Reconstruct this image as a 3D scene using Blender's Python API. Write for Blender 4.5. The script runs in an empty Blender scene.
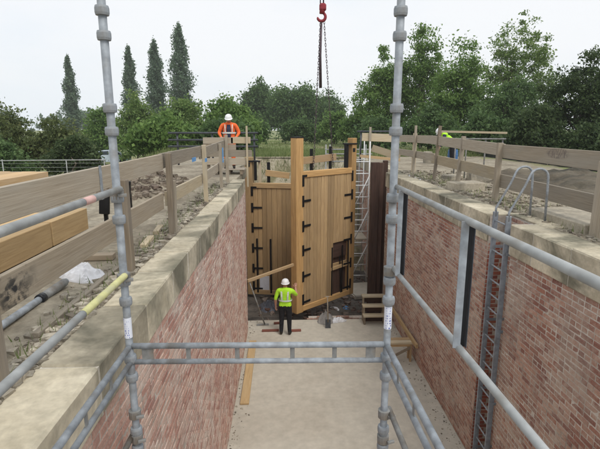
import bpy, bmesh, math, random
import numpy as np
from mathutils import Vector, Matrix

random.seed(7)
RNG = np.random.default_rng(11)
SC = bpy.context.scene
COL = SC.collection
R = math.radians

# ------------------------------------------------------------------ camera
CAM_Z, PITCH, YAW, FPX = 1.40, R(11.7), R(2.0), 455.0
cam_data = bpy.data.cameras.new('camera')
cam_data.lens = FPX / 600.0 * 36.0
cam_data.sensor_width = 36.0
cam_data.clip_start = 0.05
cam_data.clip_end = 6000.0
cam = bpy.data.objects.new('camera', cam_data)
cam.location = (0, 0, CAM_Z)
cam.rotation_euler = (math.pi / 2 - PITCH, 0, -YAW)
COL.objects.link(cam)
SC.camera = cam

# ------------------------------------------------------------------ sky (overcast) and sun
SUN_EL, SUN_AZ = R(55), R(150)          # azimuth clockwise from +Y: behind and right of the camera
world = bpy.data.worlds.new('World')
SC.world = world
world.use_nodes = True
nt = world.node_tree
nt.nodes.clear()
w_out = nt.nodes.new('ShaderNodeOutputWorld')
w_bg = nt.nodes.new('ShaderNodeBackground')
w_sky = nt.nodes.new('ShaderNodeTexSky')
w_sky.sky_type = 'NISHITA'
w_sky.sun_disc = False
w_sky.sun_elevation = SUN_EL
w_sky.sun_rotation = SUN_AZ
w_sky.air_density = 1.0
w_sky.dust_density = 3.0
w_scale = nt.nodes.new('ShaderNodeVectorMath'); w_scale.operation = 'SCALE'
w_scale.inputs[3].default_value = 0.10
w_co = nt.nodes.new('ShaderNodeTexCoord')
w_map = nt.nodes.new('ShaderNodeMapping')
w_map.inputs['Scale'].default_value = (1.0, 1.0, 3.0)
w_noise = nt.nodes.new('ShaderNodeTexNoise')
w_noise.inputs['Scale'].default_value = 1.6
w_noise.inputs['Detail'].default_value = 5.0
w_ramp = nt.nodes.new('ShaderNodeValToRGB')
w_ramp.color_ramp.elements[0].position = 0.34
w_ramp.color_ramp.elements[0].color = (0.72, 0.78, 0.845, 1)
w_ramp.color_ramp.elements[1].position = 0.62
w_ramp.color_ramp.elements[1].color = (0.835, 0.848, 0.868, 1)
w_mix = nt.nodes.new('ShaderNodeMix'); w_mix.data_type = 'RGBA'
w_mix.inputs[0].default_value = 0.94
nt.links.new(w_sky.outputs[0], w_scale.inputs[0])
nt.links.new(w_co.outputs['Generated'], w_map.inputs['Vector'])
nt.links.new(w_map.outputs[0], w_noise.inputs['Vector'])
nt.links.new(w_noise.outputs[0], w_ramp.inputs[0])
nt.links.new(w_scale.outputs[0], w_mix.inputs[6])
nt.links.new(w_ramp.outputs[0], w_mix.inputs[7])
nt.links.new(w_mix.outputs[2], w_bg.inputs['Color'])
w_bg.inputs['Strength'].default_value = 1.0
nt.links.new(w_bg.outputs[0], w_out.inputs['Surface'])

sun_data = bpy.data.lights.new('sun', 'SUN')
sun_data.energy = 1.5
sun_data.angle = R(25)
sun_data.color = (1.0, 0.965, 0.91)
sun = bpy.data.objects.new('sun', sun_data)
sd = Vector((math.sin(SUN_AZ) * math.cos(SUN_EL), math.cos(SUN_AZ) * math.cos(SUN_EL), math.sin(SUN_EL)))
sun.rotation_euler = (-sd).to_track_quat('-Z', 'Y').to_euler()
sun.location = sd * 60
COL.objects.link(sun)

SC.view_settings.view_transform = 'Standard'
SC.view_settings.look = 'None'
SC.view_settings.exposure = 0.27
SC.view_settings.gamma = 1.0
SC.view_settings.use_curve_mapping = False
SC.cycles.max_bounces = 5
SC.cycles.volume_bounces = 1
SC.cycles.transparent_max_bounces = 6

# ------------------------------------------------------------------ photo pixel -> direction -> point on a real surface
_cr = Matrix.Rotation(-YAW, 3, 'Z') @ Matrix.Rotation(math.pi / 2 - PITCH, 3, 'X')
CAMP = Vector((0, 0, CAM_Z))
def ray(px, py):
    return _cr @ Vector(((px - 300) / FPX, -(py - 224.5) / FPX, -1))
def on_x(px, py, x):
    d = ray(px, py); return CAMP + d * (x / d.x)
def on_y(px, py, y):
    d = ray(px, py); return CAMP + d * (y / d.y)
def on_z(px, py, z):
    d = ray(px, py); return CAMP + d * ((z - CAM_Z) / d.z)
def on_v(px, py, a, b):
    n = Vector((b[1] - a[1], a[0] - b[0], 0)); d = ray(px, py)
    return CAMP + d * ((Vector((a[0], a[1], 0)) - CAMP).dot(n) / d.dot(n))
def project(p):
    v = _cr.transposed() @ (Vector(p) - CAMP)
    if v.z > -0.05: return None
    return (300 + FPX * v.x / -v.z, 224.5 - FPX * v.y / -v.z, -v.z)

# ------------------------------------------------------------------ object helpers
WM = {}
def link(o, world, parent=None):
    COL.objects.link(o)
    WM[o.name] = world.copy()
    if parent is not None:
        o.parent = parent
        o.matrix_basis = WM[parent.name].inverted() @ world
    else:
        o.matrix_basis = world
    return o
def tag(o, label, cat, group=None):
    o['label'] = label; o['category'] = cat
    if group: o['group'] = group
    return o
def thing(name, loc, label, cat, group=None):
    o = bpy.data.objects.new(name, None)
    o.empty_display_size = 0.1
    link(o, Matrix.Translation(Vector(loc)))
    return tag(o, label, cat, group)
def mesh_of(name, verts, faces, mat, smooth=False):
    me = bpy.data.meshes.new(name)
    me.from_pydata([tuple(v) for v in verts], [], [tuple(f) for f in faces])
    mats = mat if isinstance(mat, (list, tuple)) else [mat]
    for m in mats: me.materials.append(m)
    if smooth: me.polygons.foreach_set('use_smooth', [True] * len(me.polygons))
    me.update()
    return me
def np_mesh(name, V, F, mat, smooth=False):
    """V (n,3), F (m,4) numpy arrays"""
    me = bpy.data.meshes.new(name)
    k = F.shape[1]
    me.vertices.add(len(V)); me.vertices.foreach_set('co', np.ascontiguousarray(V, dtype=np.float32).ravel())
    me.loops.add(F.size); me.loops.foreach_set('vertex_index', np.ascontiguousarray(F, dtype=np.int32).ravel())
    me.polygons.add(len(F)); me.polygons.foreach_set('loop_start', np.arange(len(F), dtype=np.int32) * k)
    me.materials.append(mat)
    me.update(calc_edges=True)
    me.polygons.foreach_set('use_smooth', [smooth] * len(me.polygons))
    return me
def put(name, me, world=None, parent=None):
    return link(bpy.data.objects.new(name, me), world or Matrix.Identity(4), parent)
def frame(p0, p1, up=(0, 0, 1)):
    p0, p1 = Vector(p0), Vector(p1)
    x = (p1 - p0).normalized(); u = Vector(up)
    if abs(x.dot(u)) > 0.98: u = Vector((0, 1, 0)) if abs(x.y) < 0.9 else Vector((1, 0, 0))
    y = u.cross(x).normalized(); z = x.cross(y)
    m = Matrix((x, y, z)).transposed().to_4x4()
    m.translation = (p0 + p1) / 2
    return m, (p1 - p0).length
def box_verts(l, w, t, c=0.0):
    """box with chamfered long edges and ends; returns verts, faces"""
    if c <= 0:
        v = [(sx * l / 2, sy * w / 2, sz * t / 2) for sx in (-1, 1) for sy in (-1, 1) for sz in (-1, 1)]
        f = [(0, 1, 3, 2), (4, 6, 7, 5), (0, 4, 5, 1), (2, 3, 7, 6), (0, 2, 6, 4), (1, 5, 7, 3)]
        return v, f
    prof = [(w / 2 - c, t / 2), (w / 2, t / 2 - c), (w / 2, -t / 2 + c), (w / 2 - c, -t / 2), (-w / 2 + c, -t / 2), (-w / 2, -t / 2 + c), (-w / 2, t / 2 - c), (-w / 2 + c, t / 2)]
    v = []
    for x, k in ((-l / 2, 1), (-l / 2 + c, 0), (l / 2 - c, 0), (l / 2, 1)):
        for a, b in prof:
            if k: a, b = a * (1 - c / max(w, .001) * 1.6), b * (1 - c / max(t, .001) * 1.6)
            v.append((x, a, b))
    f = []
    for s in range(3):
        for i in range(8):
            j = (i + 1) % 8
            f.append((s * 8 + i, s * 8 + j, s * 8 + 8 + j, s * 8 + 8 + i))
    f.append(tuple(range(8))[::-1]); f.append(tuple(range(24, 32)))
    f = [tuple(reversed(q)) for q in f]
    return v, f
_mc = {}
def beam(name, p0, p1, w, t, mat, parent=None, up=(0, 0, 1), c=0.006, bow=0.0):
    """a straight timber or bar; w across, t along 'up'; grain runs along local X"""
    m, l = frame(p0, p1, up)
    key = (round(l, 3), round(w, 4), round(t, 4), mat.name, c, bow)
    if key not in _mc:
        v, f = box_verts(l, w, t, min(c, w * .2, t * .2) if c else 0)
        _mc[key] = mesh_of(name, v, f, mat)
    return put(name, _mc[key], m, parent)
def slab(name, c, size, mat, parent=None, rz=0.0, ch=0.01, jit=0.0):
    """axis-aligned block by centre and size"""
    v, f = box_verts(size[0], size[1], size[2], ch)
    if jit: v = [(a + random.uniform(-jit, jit), b + random.uniform(-jit, jit), d + random.uniform(-jit, jit)) for a, b, d in v]
    return put(name, mesh_of(name, v, f, mat), Matrix.Translation(Vector(c)) @ Matrix.Rotation(rz, 4, 'Z'), parent)
def tube_data(pts, rad, seg=10, caps=True):
    pts = [Vector(p) for p in pts]
    rads = rad if isinstance(rad, (list, tuple)) else [rad] * len(pts)
    V, F = [], []
    prev = None
    for i, p in enumerate(pts):
        t = (pts[min(i + 1, len(pts) - 1)] - pts[max(i - 1, 0)]).normalized()
        if prev is None:
            a = Vector((0, 0, 1)) if abs(t.z) < .9 else Vector((1, 0, 0))
            u = t.cross(a).normalized()
        else:
            u = (prev - t * prev.dot(t)).normalized()
        prev = u; v = t.cross(u)
        for k in range(seg):
            an = 2 * math.pi * k / seg
            V.append(p + (u * math.cos(an) + v * math.sin(an)) * rads[i])
    for i in range(len(pts) - 1):
        for k in range(seg):
            j = (k + 1) % seg
            F.append((i * seg + k, i * seg + j, (i + 1) * seg + j, (i + 1) * seg + k))
    if caps:
        F.append(tuple(range(seg))[::-1]); F.append(tuple(range((len(pts) - 1) * seg, len(pts) * seg)))
    return V, F
def tube(name, pts, rad, mat, parent=None, seg=12, caps=True):
    pts = [Vector(p) for p in pts]
    o = pts[0].copy()
    V, F = tube_data([p - o for p in pts], rad, seg, caps)
    me = mesh_of(name, V, F, mat)
    me.polygons.foreach_set('use_smooth', [len(p.vertices) == 4 for p in me.polygons])
    return put(name, me, Matrix.Translation(o), parent)
def lathe(name, c, prof, mat, parent=None, seg=16):
    V, F = [], []
    n = len(prof)
    for r, z in prof:
        for k in range(seg):
            a = 2 * math.pi * k / seg
            V.append((r * math.cos(a), r * math.sin(a), z))
    for i in range(n - 1):
        for k in range(seg):
            j = (k + 1) % seg
            F.append((i * seg + k, i * seg + j, (i + 1) * seg + j, (i + 1) * seg + k))
    F.append(tuple(range(seg))[::-1]); F.append(tuple(range((n - 1) * seg, n * seg)))
    return put(name, mesh_of(name, V, F, mat), Matrix.Translation(Vector(c)), parent)

# ------------------------------------------------------------------ materials
def new_mat(name, rough=0.8, metal=0.0):
    m = bpy.data.materials.new(name); m.use_nodes = True
    n = m.node_tree.nodes; b = n['Principled BSDF']
    b.inputs['Roughness'].default_value = rough; b.inputs['Metallic'].default_value = metal
    b.inputs['Specular IOR Level'].default_value = 0.3
    return m, m.node_tree, b
def N(t, kind, **kw):
    n = t.nodes.new('ShaderNode' + kind)
    for k, v in kw.items(): setattr(n, k, v)
    return n
def ramp(t, src, stops):
    r = N(t, 'ValToRGB'); e = r.color_ramp.elements
    while len(e) < len(stops): e.new(0.5)
    for i, (p, c) in enumerate(stops):
        e[i].position = p; e[i].color = (*c, 1) if len(c) == 3 else c
    t.links.new(src, r.inputs[0]); return r.outputs[0]
def noise(t, vec, scale, detail=4, rough=.55, dist=0.0):
    n = N(t, 'TexNoise'); n.inputs['Scale'].default_value = scale; n.inputs['Detail'].default_value = detail
    n.inputs['Roughness'].default_value = rough; n.inputs['Distortion'].default_value = dist
    if vec is not None: t.links.new(vec, n.inputs['Vector'])
    return n.outputs[0]
def mix(t, fac, a, b, mode='MIX'):
    m = N(t, 'Mix', data_type='RGBA', blend_type=mode)
    for s, i in ((fac, 0), (a, 6), (b, 7)):
        if isinstance(s, (int, float)): m.inputs[i].default_value = s if i == 0 else (s, s, s, 1)
        elif isinstance(s, tuple): m.inputs[i].default_value = (*s, 1)
        else: t.links.new(s, m.inputs[i])
    return m.outputs[2]
def math_n(t, op, a, b=0.5):
    m = N(t, 'Math', operation=op)
    for i, s in enumerate((a, b)):
        if isinstance(s, (int, float)): m.inputs[i].default_value = s
        else: t.links.new(s, m.inputs[i])
    return m.outputs[0]
def mapping(t, vec, scale=(1, 1, 1), offs=None):
    m = N(t, 'Mapping'); m.inputs['Scale'].default_value = scale
    t.links.new(vec, m.inputs['Vector'])
    if offs is not None: t.links.new(offs, m.inputs['Location'])
    return m.outputs[0]
def bump(t, b, h, strength=.4, dist=.01):
    n = N(t, 'Bump'); n.inputs['Strength'].default_value = strength; n.inputs['Distance'].default_value = dist
    t.links.new(h, n.inputs['Height']); t.links.new(n.outputs[0], b.inputs['Normal'])
def rnd(t):
    """one random number for each separate piece, whether a piece is an object or an island of a joined mesh"""
    oi = N(t, 'ObjectInfo'); g = N(t, 'NewGeometry')
    return math_n(t, 'FRACT', math_n(t, 'ADD', oi.outputs['Random'], g.outputs['Random Per Island']))
def wood(name, dark, light, worn=None, rough=.8, grain=(1.0, 38, 38), worn_amt=.5):
    m, t, b = new_mat(name, rough)
    co = N(t, 'TexCoord').outputs['Object']; r = rnd(t)
    off = N(t, 'CombineXYZ')
    for i in range(3): t.links.new(math_n(t, 'MULTIPLY', r, 37.0 + 11 * i), off.inputs[i])
    v = mapping(t, co, grain, off.outputs[0])
    g = noise(t, v, 2.2, 6, .62, .6)
    col = ramp(t, g, [(.24, dark), (.74, light)])
    big = noise(t, mapping(t, co, (.8, 3, 3), off.outputs[0]), 1.7, 4)
    if worn: col = mix(t, math_n(t, 'MULTIPLY', ramp(t, big, [(.42, (0, 0, 0)), (.68, (1, 1, 1))]), worn_amt), col, worn)
    hs = N(t, 'HueSaturation'); t.links.new(col, hs.inputs['Color'])
    t.links.new(math_n(t, 'ADD', math_n(t, 'MULTIPLY', r, .5), .75), hs.inputs['Value'])
    t.links.new(hs.outputs[0], b.inputs['Base Color'])
    bump(t, b, g, .35, .006)
    return m
def stone(name, a, bcol, stain, scale=2.0, rough=.9, bumpd=.012, per_piece=.25, fine=.45):
    m, t, b = new_mat(name, rough)
    g = N(t, 'NewGeometry').outputs['Position']; r = rnd(t)
    n1 = noise(t, g, scale, 8, .65); n2 = noise(t, g, scale * 9, 6, .6); n3 = noise(t, g, scale * .55, 5, .6, .8)
    col = ramp(t, n1, [(.3, a), (.7, bcol)])
    col = mix(t, ramp(t, n3, [(.46, (0, 0, 0)), (.63, (1, 1, 1))]), col, stain)
    col = mix(t, fine, col, ramp(t, n2, [(.25, (.25, .25, .25)), (.75, (.75, .75, .75))]), 'OVERLAY')
    hs = N(t, 'HueSaturation'); t.links.new(col, hs.inputs['Color'])
    t.links.new(math_n(t, 'ADD', math_n(t, 'MULTIPLY', r, per_piece), 1 - per_piece / 2), hs.inputs['Value'])
    t.links.new(hs.outputs[0], b.inputs['Base Color'])
    bump(t, b, math_n(t, 'ADD', n1, n2), .5, bumpd)
    return m
def plain(name, c, rough=.6, metal=0.0, var=.15, scale=8.0, dirt=None, emis=None):
    m, t, b = new_mat(name, rough, metal)
    co = N(t, 'TexCoord').outputs['Object']
    n = noise(t, co, scale, 5)
    lo = tuple(x * (1 - var) for x in c); hi = tuple(min(1, x * (1 + var)) for x in c)
    col = ramp(t, n, [(.3, lo), (.7, hi)])
    if dirt:
        col = mix(t, ramp(t, noise(t, co, scale * .4, 5), [(.5, (0, 0, 0)), (.7, (1, 1, 1))]), col, dirt)
    t.links.new(col, b.inputs['Base Color'])
    return m
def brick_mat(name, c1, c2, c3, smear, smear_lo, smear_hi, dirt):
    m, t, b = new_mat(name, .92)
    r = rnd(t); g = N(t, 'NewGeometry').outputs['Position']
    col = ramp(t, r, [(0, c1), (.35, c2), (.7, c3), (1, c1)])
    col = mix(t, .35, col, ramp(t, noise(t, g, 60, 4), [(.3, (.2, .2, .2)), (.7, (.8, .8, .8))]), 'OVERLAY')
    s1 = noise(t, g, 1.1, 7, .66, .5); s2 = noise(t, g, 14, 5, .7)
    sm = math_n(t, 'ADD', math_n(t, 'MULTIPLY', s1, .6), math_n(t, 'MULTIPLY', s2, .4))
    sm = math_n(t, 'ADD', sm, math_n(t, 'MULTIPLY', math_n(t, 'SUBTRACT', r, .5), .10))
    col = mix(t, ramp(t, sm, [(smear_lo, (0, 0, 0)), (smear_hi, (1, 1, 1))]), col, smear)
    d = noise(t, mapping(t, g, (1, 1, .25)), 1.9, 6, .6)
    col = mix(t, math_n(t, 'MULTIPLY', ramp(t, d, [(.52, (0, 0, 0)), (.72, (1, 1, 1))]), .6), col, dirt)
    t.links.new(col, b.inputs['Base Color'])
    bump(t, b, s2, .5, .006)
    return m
def leaf_mat(name, dark, light, dry=None, trans=.45):
    m, t, b = new_mat(name, .6)
    r = N(t, 'NewGeometry').outputs['Random Per Island']
    g = N(t, 'TexCoord').outputs['Object']
    n = noise(t, g, .35, 3)
    v = math_n(t, 'ADD', math_n(t, 'MULTIPLY', r, .55), math_n(t, 'MULTIPLY', n, .5))
    stops = [(.2, dark), (.75, light)]
    if dry: stops.append((.95, dry))
    col = ramp(t, v, stops)
    t.links.new(col, b.inputs['Base Color'])
    b.inputs['Specular IOR Level'].default_value = .25
    tr = N(t, 'BsdfTranslucent'); t.links.new(col, tr.inputs['Color'])
    mx = N(t, 'MixShader'); mx.inputs[0].default_value = trans
    t.links.new(b.outputs[0], mx.inputs[1]); t.links.new(tr.outputs[0], mx.inputs[2])
    t.links.new(mx.outputs[0], t.nodes['Material Output'].inputs['Surface'])
    return m

M = {}
M['pale_board'] = wood('pale_board', (.33, .26, .16), (.56, .47, .33), (.42, .38, .3))
M['post_wood'] = wood('post_wood', (.16, .125, .085), (.36, .29, .21), (.28, .26, .23))
M['new_timber'] = wood('new_timber', (.36, .23, .11), (.58, .41, .23), (.48, .36, .24))
M['pile_wood'] = wood('pile_wood', (.035, .02, .014), (.115, .062, .045), (.08, .055, .045), grain=(.6, 9, 9))
M['slab_stone'] = stone('slab_stone', (.34, .30, .23), (.52, .46, .36), (.24, .22, .18), 2.0)
M['pit'] = stone('pit', (.075, .065, .055), (.16, .14, .12), (.05, .045, .04), 1.2, bumpd=.03)
M['pink_paint'] = plain('pink_paint', (.60, .38, .34), .6, 0, .2, 20)
M['dark_steel'] = plain('dark_steel', (.075, .08, .09), .5, .4, .3, 10)
M['black_iron'] = plain('black_iron', (.012, .012, .013), .45, .2, .3, 10)
M['white_tape'] = plain('white_tape', (.72, .74, .80), .6, 0, .06, 8)
M['blue_ink'] = plain('blue_ink', (.10, .13, .42), .6, 0, .2, 30)
M['plastic_white'] = plain('plastic_white', (.66, .66, .68), .5, 0, .12, 8, (.5, .48, .46))
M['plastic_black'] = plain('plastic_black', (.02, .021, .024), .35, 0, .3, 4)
M['red_paint'] = plain('red_paint', (.27, .03, .04), .45, .1, .3, 8)
M['chain'] = plain('chain', (.10, .075, .085), .5, .6, .3, 20)
M['blue_tape'] = plain('blue_tape', (.12, .30, .58), .6, 0, .15, 10)
M['hi_yellow'] = plain('hi_yellow', (.45, .82, .04), .7, 0, .1, 18)
M['hi_orange'] = plain('hi_orange', (.82, .15, .035), .7, 0, .12, 18)
M['band'] = plain('band', (.62, .66, .62), .4, 0, .08, 20)
M['black_cloth'] = plain('black_cloth', (.014, .014, .017), .9, 0, .4, 14)
M['navy_cloth'] = plain('navy_cloth', (.03, .036, .07), .9, 0, .3, 14)
M['skin'] = plain('skin', (.45, .24, .17), .6, 0, .1, 10)
M['helmet'] = plain('helmet', (.78, .78, .78), .35, 0, .04, 6)
M['boot'] = plain('boot', (.03, .025, .02), .7, 0, .2, 10)
M['bark'] = stone('bark', (.10, .08, .06), (.2, .17, .13), (.07, .06, .045), 3)

M['gate_wood'] = wood('gate_wood', (.30, .19, .09), (.56, .39, .205), (.38, .26, .145), rough=.75, grain=(.9, 16, 16))
M['gate_post'] = wood('gate_post', (.36, .20, .075), (.60, .375, .16), (.42, .26, .115), rough=.75, grain=(.7, 9, 9), worn_amt=.4)
M['coping'] = stone('coping', (.33, .285, .20), (.58, .52, .40), (.155, .145, .105), 1.5, per_piece=.5)
M['mortar'] = stone('mortar', (.42, .37, .32), (.56, .51, .45), (.30, .26, .22), 3.0)
M['ladder'] = plain('ladder', (.30, .33, .37), .5, .4, .2, 12, (.2, .205, .21))
M['grass'] = leaf_mat('grass', (.11, .16, .05), (.24, .28, .11), (.44, .40, .22))

M['old_board'] = wood('old_board', (.29, .235, .165), (.50, .43, .335), (.41, .37, .305), worn_amt=.6)
M['grey_board'] = wood('grey_board', (.225, .185, .135), (.43, .375, .295), (.32, .29, .24), worn_amt=.5)
M['gate_dark'] = wood('gate_dark', (.31, .20, .095), (.54, .375, .195), (.36, .255, .14), rough=.75, grain=(.9, 16, 16))
M['leaf_poplar'] = leaf_mat('leaf_poplar', (.081, .127, .090), (.196, .270, .178))
M['leaf_dark'] = leaf_mat('leaf_dark', (.052, .098, .039), (.155, .241, .086))
M['leaf_mid'] = leaf_mat('leaf_mid', (.075, .149, .039), (.230, .345, .098))
M['leaf_light'] = leaf_mat('leaf_light', (.09, .165, .045), (.25, .34, .11), (.34, .33, .15))
M['leaf_black'] = leaf_mat('leaf_black', (.032, .057, .025), (.109, .155, .060))

M['floor'] = stone('floor', (.42, .385, .32), (.49, .45, .375), (.40, .36, .295), .7, bumpd=.003, fine=.25)
M['ply'] = wood('ply', (.40, .26, .125), (.61, .43, .225), (.52, .38, .21), grain=(1.0, 14, 14), worn_amt=.5)
M['yellow_band'] = plain('yellow_band', (.54, .52, .25), .7, 0, .2, 12, (.42, .41, .30))
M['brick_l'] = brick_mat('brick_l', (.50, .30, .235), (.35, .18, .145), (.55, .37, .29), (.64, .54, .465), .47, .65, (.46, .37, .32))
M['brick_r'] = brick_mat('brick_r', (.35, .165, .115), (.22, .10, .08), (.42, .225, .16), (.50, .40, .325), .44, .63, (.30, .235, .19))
M['galv'] = plain('galv', (.31, .335, .36), .66, .25, .3, 16, (.215, .21, .20))
M['galv_rail'] = plain('galv_rail', (.35, .36, .355), .7, .15, .22, 12, (.27, .26, .235))
M['galv_dull'] = plain('galv_dull', (.25, .25, .24), .7, .2, .3, 14, (.17, .13, .09))
M['leaf_brown'] = leaf_mat('leaf_brown', (.075, .105, .04), (.18, .215, .08), (.27, .235, .11))
M['tower_tube'] = plain('tower_tube', (.68, .69, .68), .5, .1, .1, 8)

# ================================================================== THE SETTING
FLOOR_Z, PIT_Z = -4.70, -5.40
XL, XR = -1.15, 3.50                 # chamber wall faces
def structure(o):
    o['kind'] = 'structure'; return o
def smooth(a, b, x):
    t = min(1, max(0, (x - a) / (b - a))); return t * t * (3 - 2 * t)
from mathutils import noise as mnoise
def ground_h(x, y):
    z = -1.7 * smooth(4.5, 15, -x) - 0.35 * smooth(12, 30, x) - .25 * smooth(22, 40, y)
    far = smooth(5, 20, math.hypot(max(-x - 1.5, x - 4, 0), 0) + max(0, y - 22))
    z += far * .35 * mnoise.noise(Vector((x * .08, y * .08, 3)))
    if x < -1.75 or x > 4.1 or y > 24.5:
        z += .035 * mnoise.noise(Vector((x * 1.7, y * 1.7, 0))) + .02 * mnoise.noise(Vector((x * 5, y * 5, 9)))
        m = math.exp(-((x + 3.2) ** 2 / .8 + (y - 10.6) ** 2 / 3.0)) * .42       # heap of spoil by the barrier
        m += math.exp(-((x + 6) ** 2 / 4 + (y - 27) ** 2 / 16)) * .5
        z += m * (1 + .35 * mnoise.noise(Vector((x * 2.2, y * 2.2, 4))))
    return z - .012
xs = sorted(set([-2500, -900, -400, -200, -120, -80, -60, -45, -36] + [round(-30 + i * 1.0, 2) for i in range(20)]
     + [round(-10 + i * .3, 2) for i in range(28)] + [-1.75, -1.5, -1.47, 3.95, 4.1] + [round(4.3 + i * .3, 2) for i in range(26)]
     + [round(12.5 + i * 1.2, 2) for i in range(16)] + [36, 45, 60, 80, 120, 200, 400, 900, 2500] + [-1.2, 0, 1.2, 2.4, 3.4]))
ys = sorted(set([-400, -60, -20, -8, -5, -3] + [round(-2 + i * .3, 2) for i in range(88)] + [24.5, 26, 27, 28, 29, 30, 32, 34, 36, 39, 42, 46, 50, 56, 62, 70, 80, 95, 120, 160, 220, 320, 500, 900, 2500, 5000]))
gv, gf, gi = [], [], {}
for i, x in enumerate(xs):
    for j, y in enumerate(ys):
        gi[i, j] = len(gv); gv.append((x, y, ground_h(x, y)))
for i in range(len(xs) - 1):
    for j in range(len(ys) - 1):
        cx, cy = (xs[i] + xs[i + 1]) / 2, (ys[j] + ys[j + 1]) / 2
        if -8 < cy < 13.1 and -1.47 < cx < 3.95: continue
        if 13.1 <= cy < 24.45 and -1.75 < cx < 4.1: continue
        gf.append((gi[i, j], gi[i + 1, j], gi[i + 1, j + 1], gi[i, j + 1]))
gm, t, b = new_mat('ground_mat', .95)
pos = N(t, 'NewGeometry').outputs['Position']
sep = N(t, 'SeparateXYZ'); t.links.new(pos, sep.inputs[0])
n1 = noise(t, pos, .9, 8, .65); n2 = noise(t, pos, 9, 7, .7); n3 = noise(t, pos, .12, 5)
dirt = ramp(t, n1, [(.3, (.17, .14, .10)), (.5, (.30, .26, .195)), (.7, (.40, .355, .275))])
dirt = mix(t, .6, dirt, ramp(t, n2, [(.25, (.15, .15, .15)), (.75, (.85, .85, .85))]), 'OVERLAY')
gr = ramp(t, n1, [(.28, (.10, .135, .04)), (.5, (.17, .205, .075)), (.72, (.28, .28, .13))])
gr = mix(t, .5, gr, ramp(t, n2, [(.25, (.2, .2, .2)), (.75, (.8, .8, .8))]), 'OVERLAY')
gr = mix(t, ramp(t, n3, [(.5, (0, 0, 0)), (.62, (1, 1, 1))]), gr, (.25, .22, .12))
ax = math_n(t, 'ABSOLUTE', math_n(t, 'SUBTRACT', sep.outputs[0], 1.2))
dd = math_n(t, 'MAXIMUM', math_n(t, 'DIVIDE', math_n(t, 'SUBTRACT', ax, 8.5), 2.0), math_n(t, 'DIVIDE', math_n(t, 'SUBTRACT', sep.outputs[1], 25.0), 1.5))
dd = math_n(t, 'ADD', dd, math_n(t, 'MULTIPLY', math_n(t, 'SUBTRACT', n1, .5), 4.0))
t.links.new(mix(t, ramp(t, dd, [(.2, (0, 0, 0)), (.7, (1, 1, 1))]), dirt, gr), b.inputs['Base Color'])
bump(t, b, math_n(t, 'ADD', n2, n1), .8, .05)
structure(put('ground', mesh_of('ground', gv, gf, gm)))

# chamber floor: a concrete invert with a slight step at the cill, then the deeper pit
structure(put('chamber_floor', mesh_of('chamber_floor', [(XL - .3, -6, FLOOR_Z), (XR + .45, -6, FLOOR_Z), (XR + .45, 14.0, FLOOR_Z), (XL - .3, 14.0, FLOOR_Z),
      (XL - .3, 14.0, PIT_Z - .1), (XR + .45, 14.0, PIT_Z - .1)], [(0, 1, 2, 3), (3, 2, 5, 4)], M['floor'])))
pv, pf = [], []
nx, ny = 26, 44
for i in range(nx + 1):
    for j in range(ny + 1):
        x = -2.2 + 6.8 * i / nx; y = 13.98 + 10.6 * j / ny
        z = PIT_Z + .10 * mnoise.noise(Vector((x * 1.4, y * 1.4, 5))) + .05 * mnoise.noise(Vector((x * 4, y * 4, 1)))
        pv.append((x, y, z))
for i in range(nx):
    for j in range(ny):
        a = i * (ny + 1) + j; pf.append((a, a + ny + 1, a + ny + 2, a + 1))
structure(put('pit_floor', mesh_of('pit_floor', pv, pf, M['pit'])))
# earth dam closing the tail of the lock
ev, ef = [], []
for i in range(25):
    for j in range(13):
        x = -2.6 + 7.4 * i / 24; s = j / 12
        y = 21.4 + 3.2 * s; z = PIT_Z - .1 + (5.45) * s
        k = .22 * mnoise.noise(Vector((x * 1.3, s * 5, 2))) + .1 * mnoise.noise(Vector((x * 4, s * 14, 2)))
        ev.append((x, y - k * (s < .99), z + .5 * k * (0 < s < .99) + (.06 if s > .99 else 0)))
for i in range(24):
    for j in range(12):
        a = i * 13 + j; ef.append((a, a + 13, a + 14, a + 1))
M['pale_earth'] = stone('pale_earth', (.34, .29, .2), (.52, .47, .36), (.22, .2, .11), 1.4, bumpd=.04)
structure(put('earth_bank', mesh_of('earth_bank', ev, ef, M['pale_earth'])))

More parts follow.
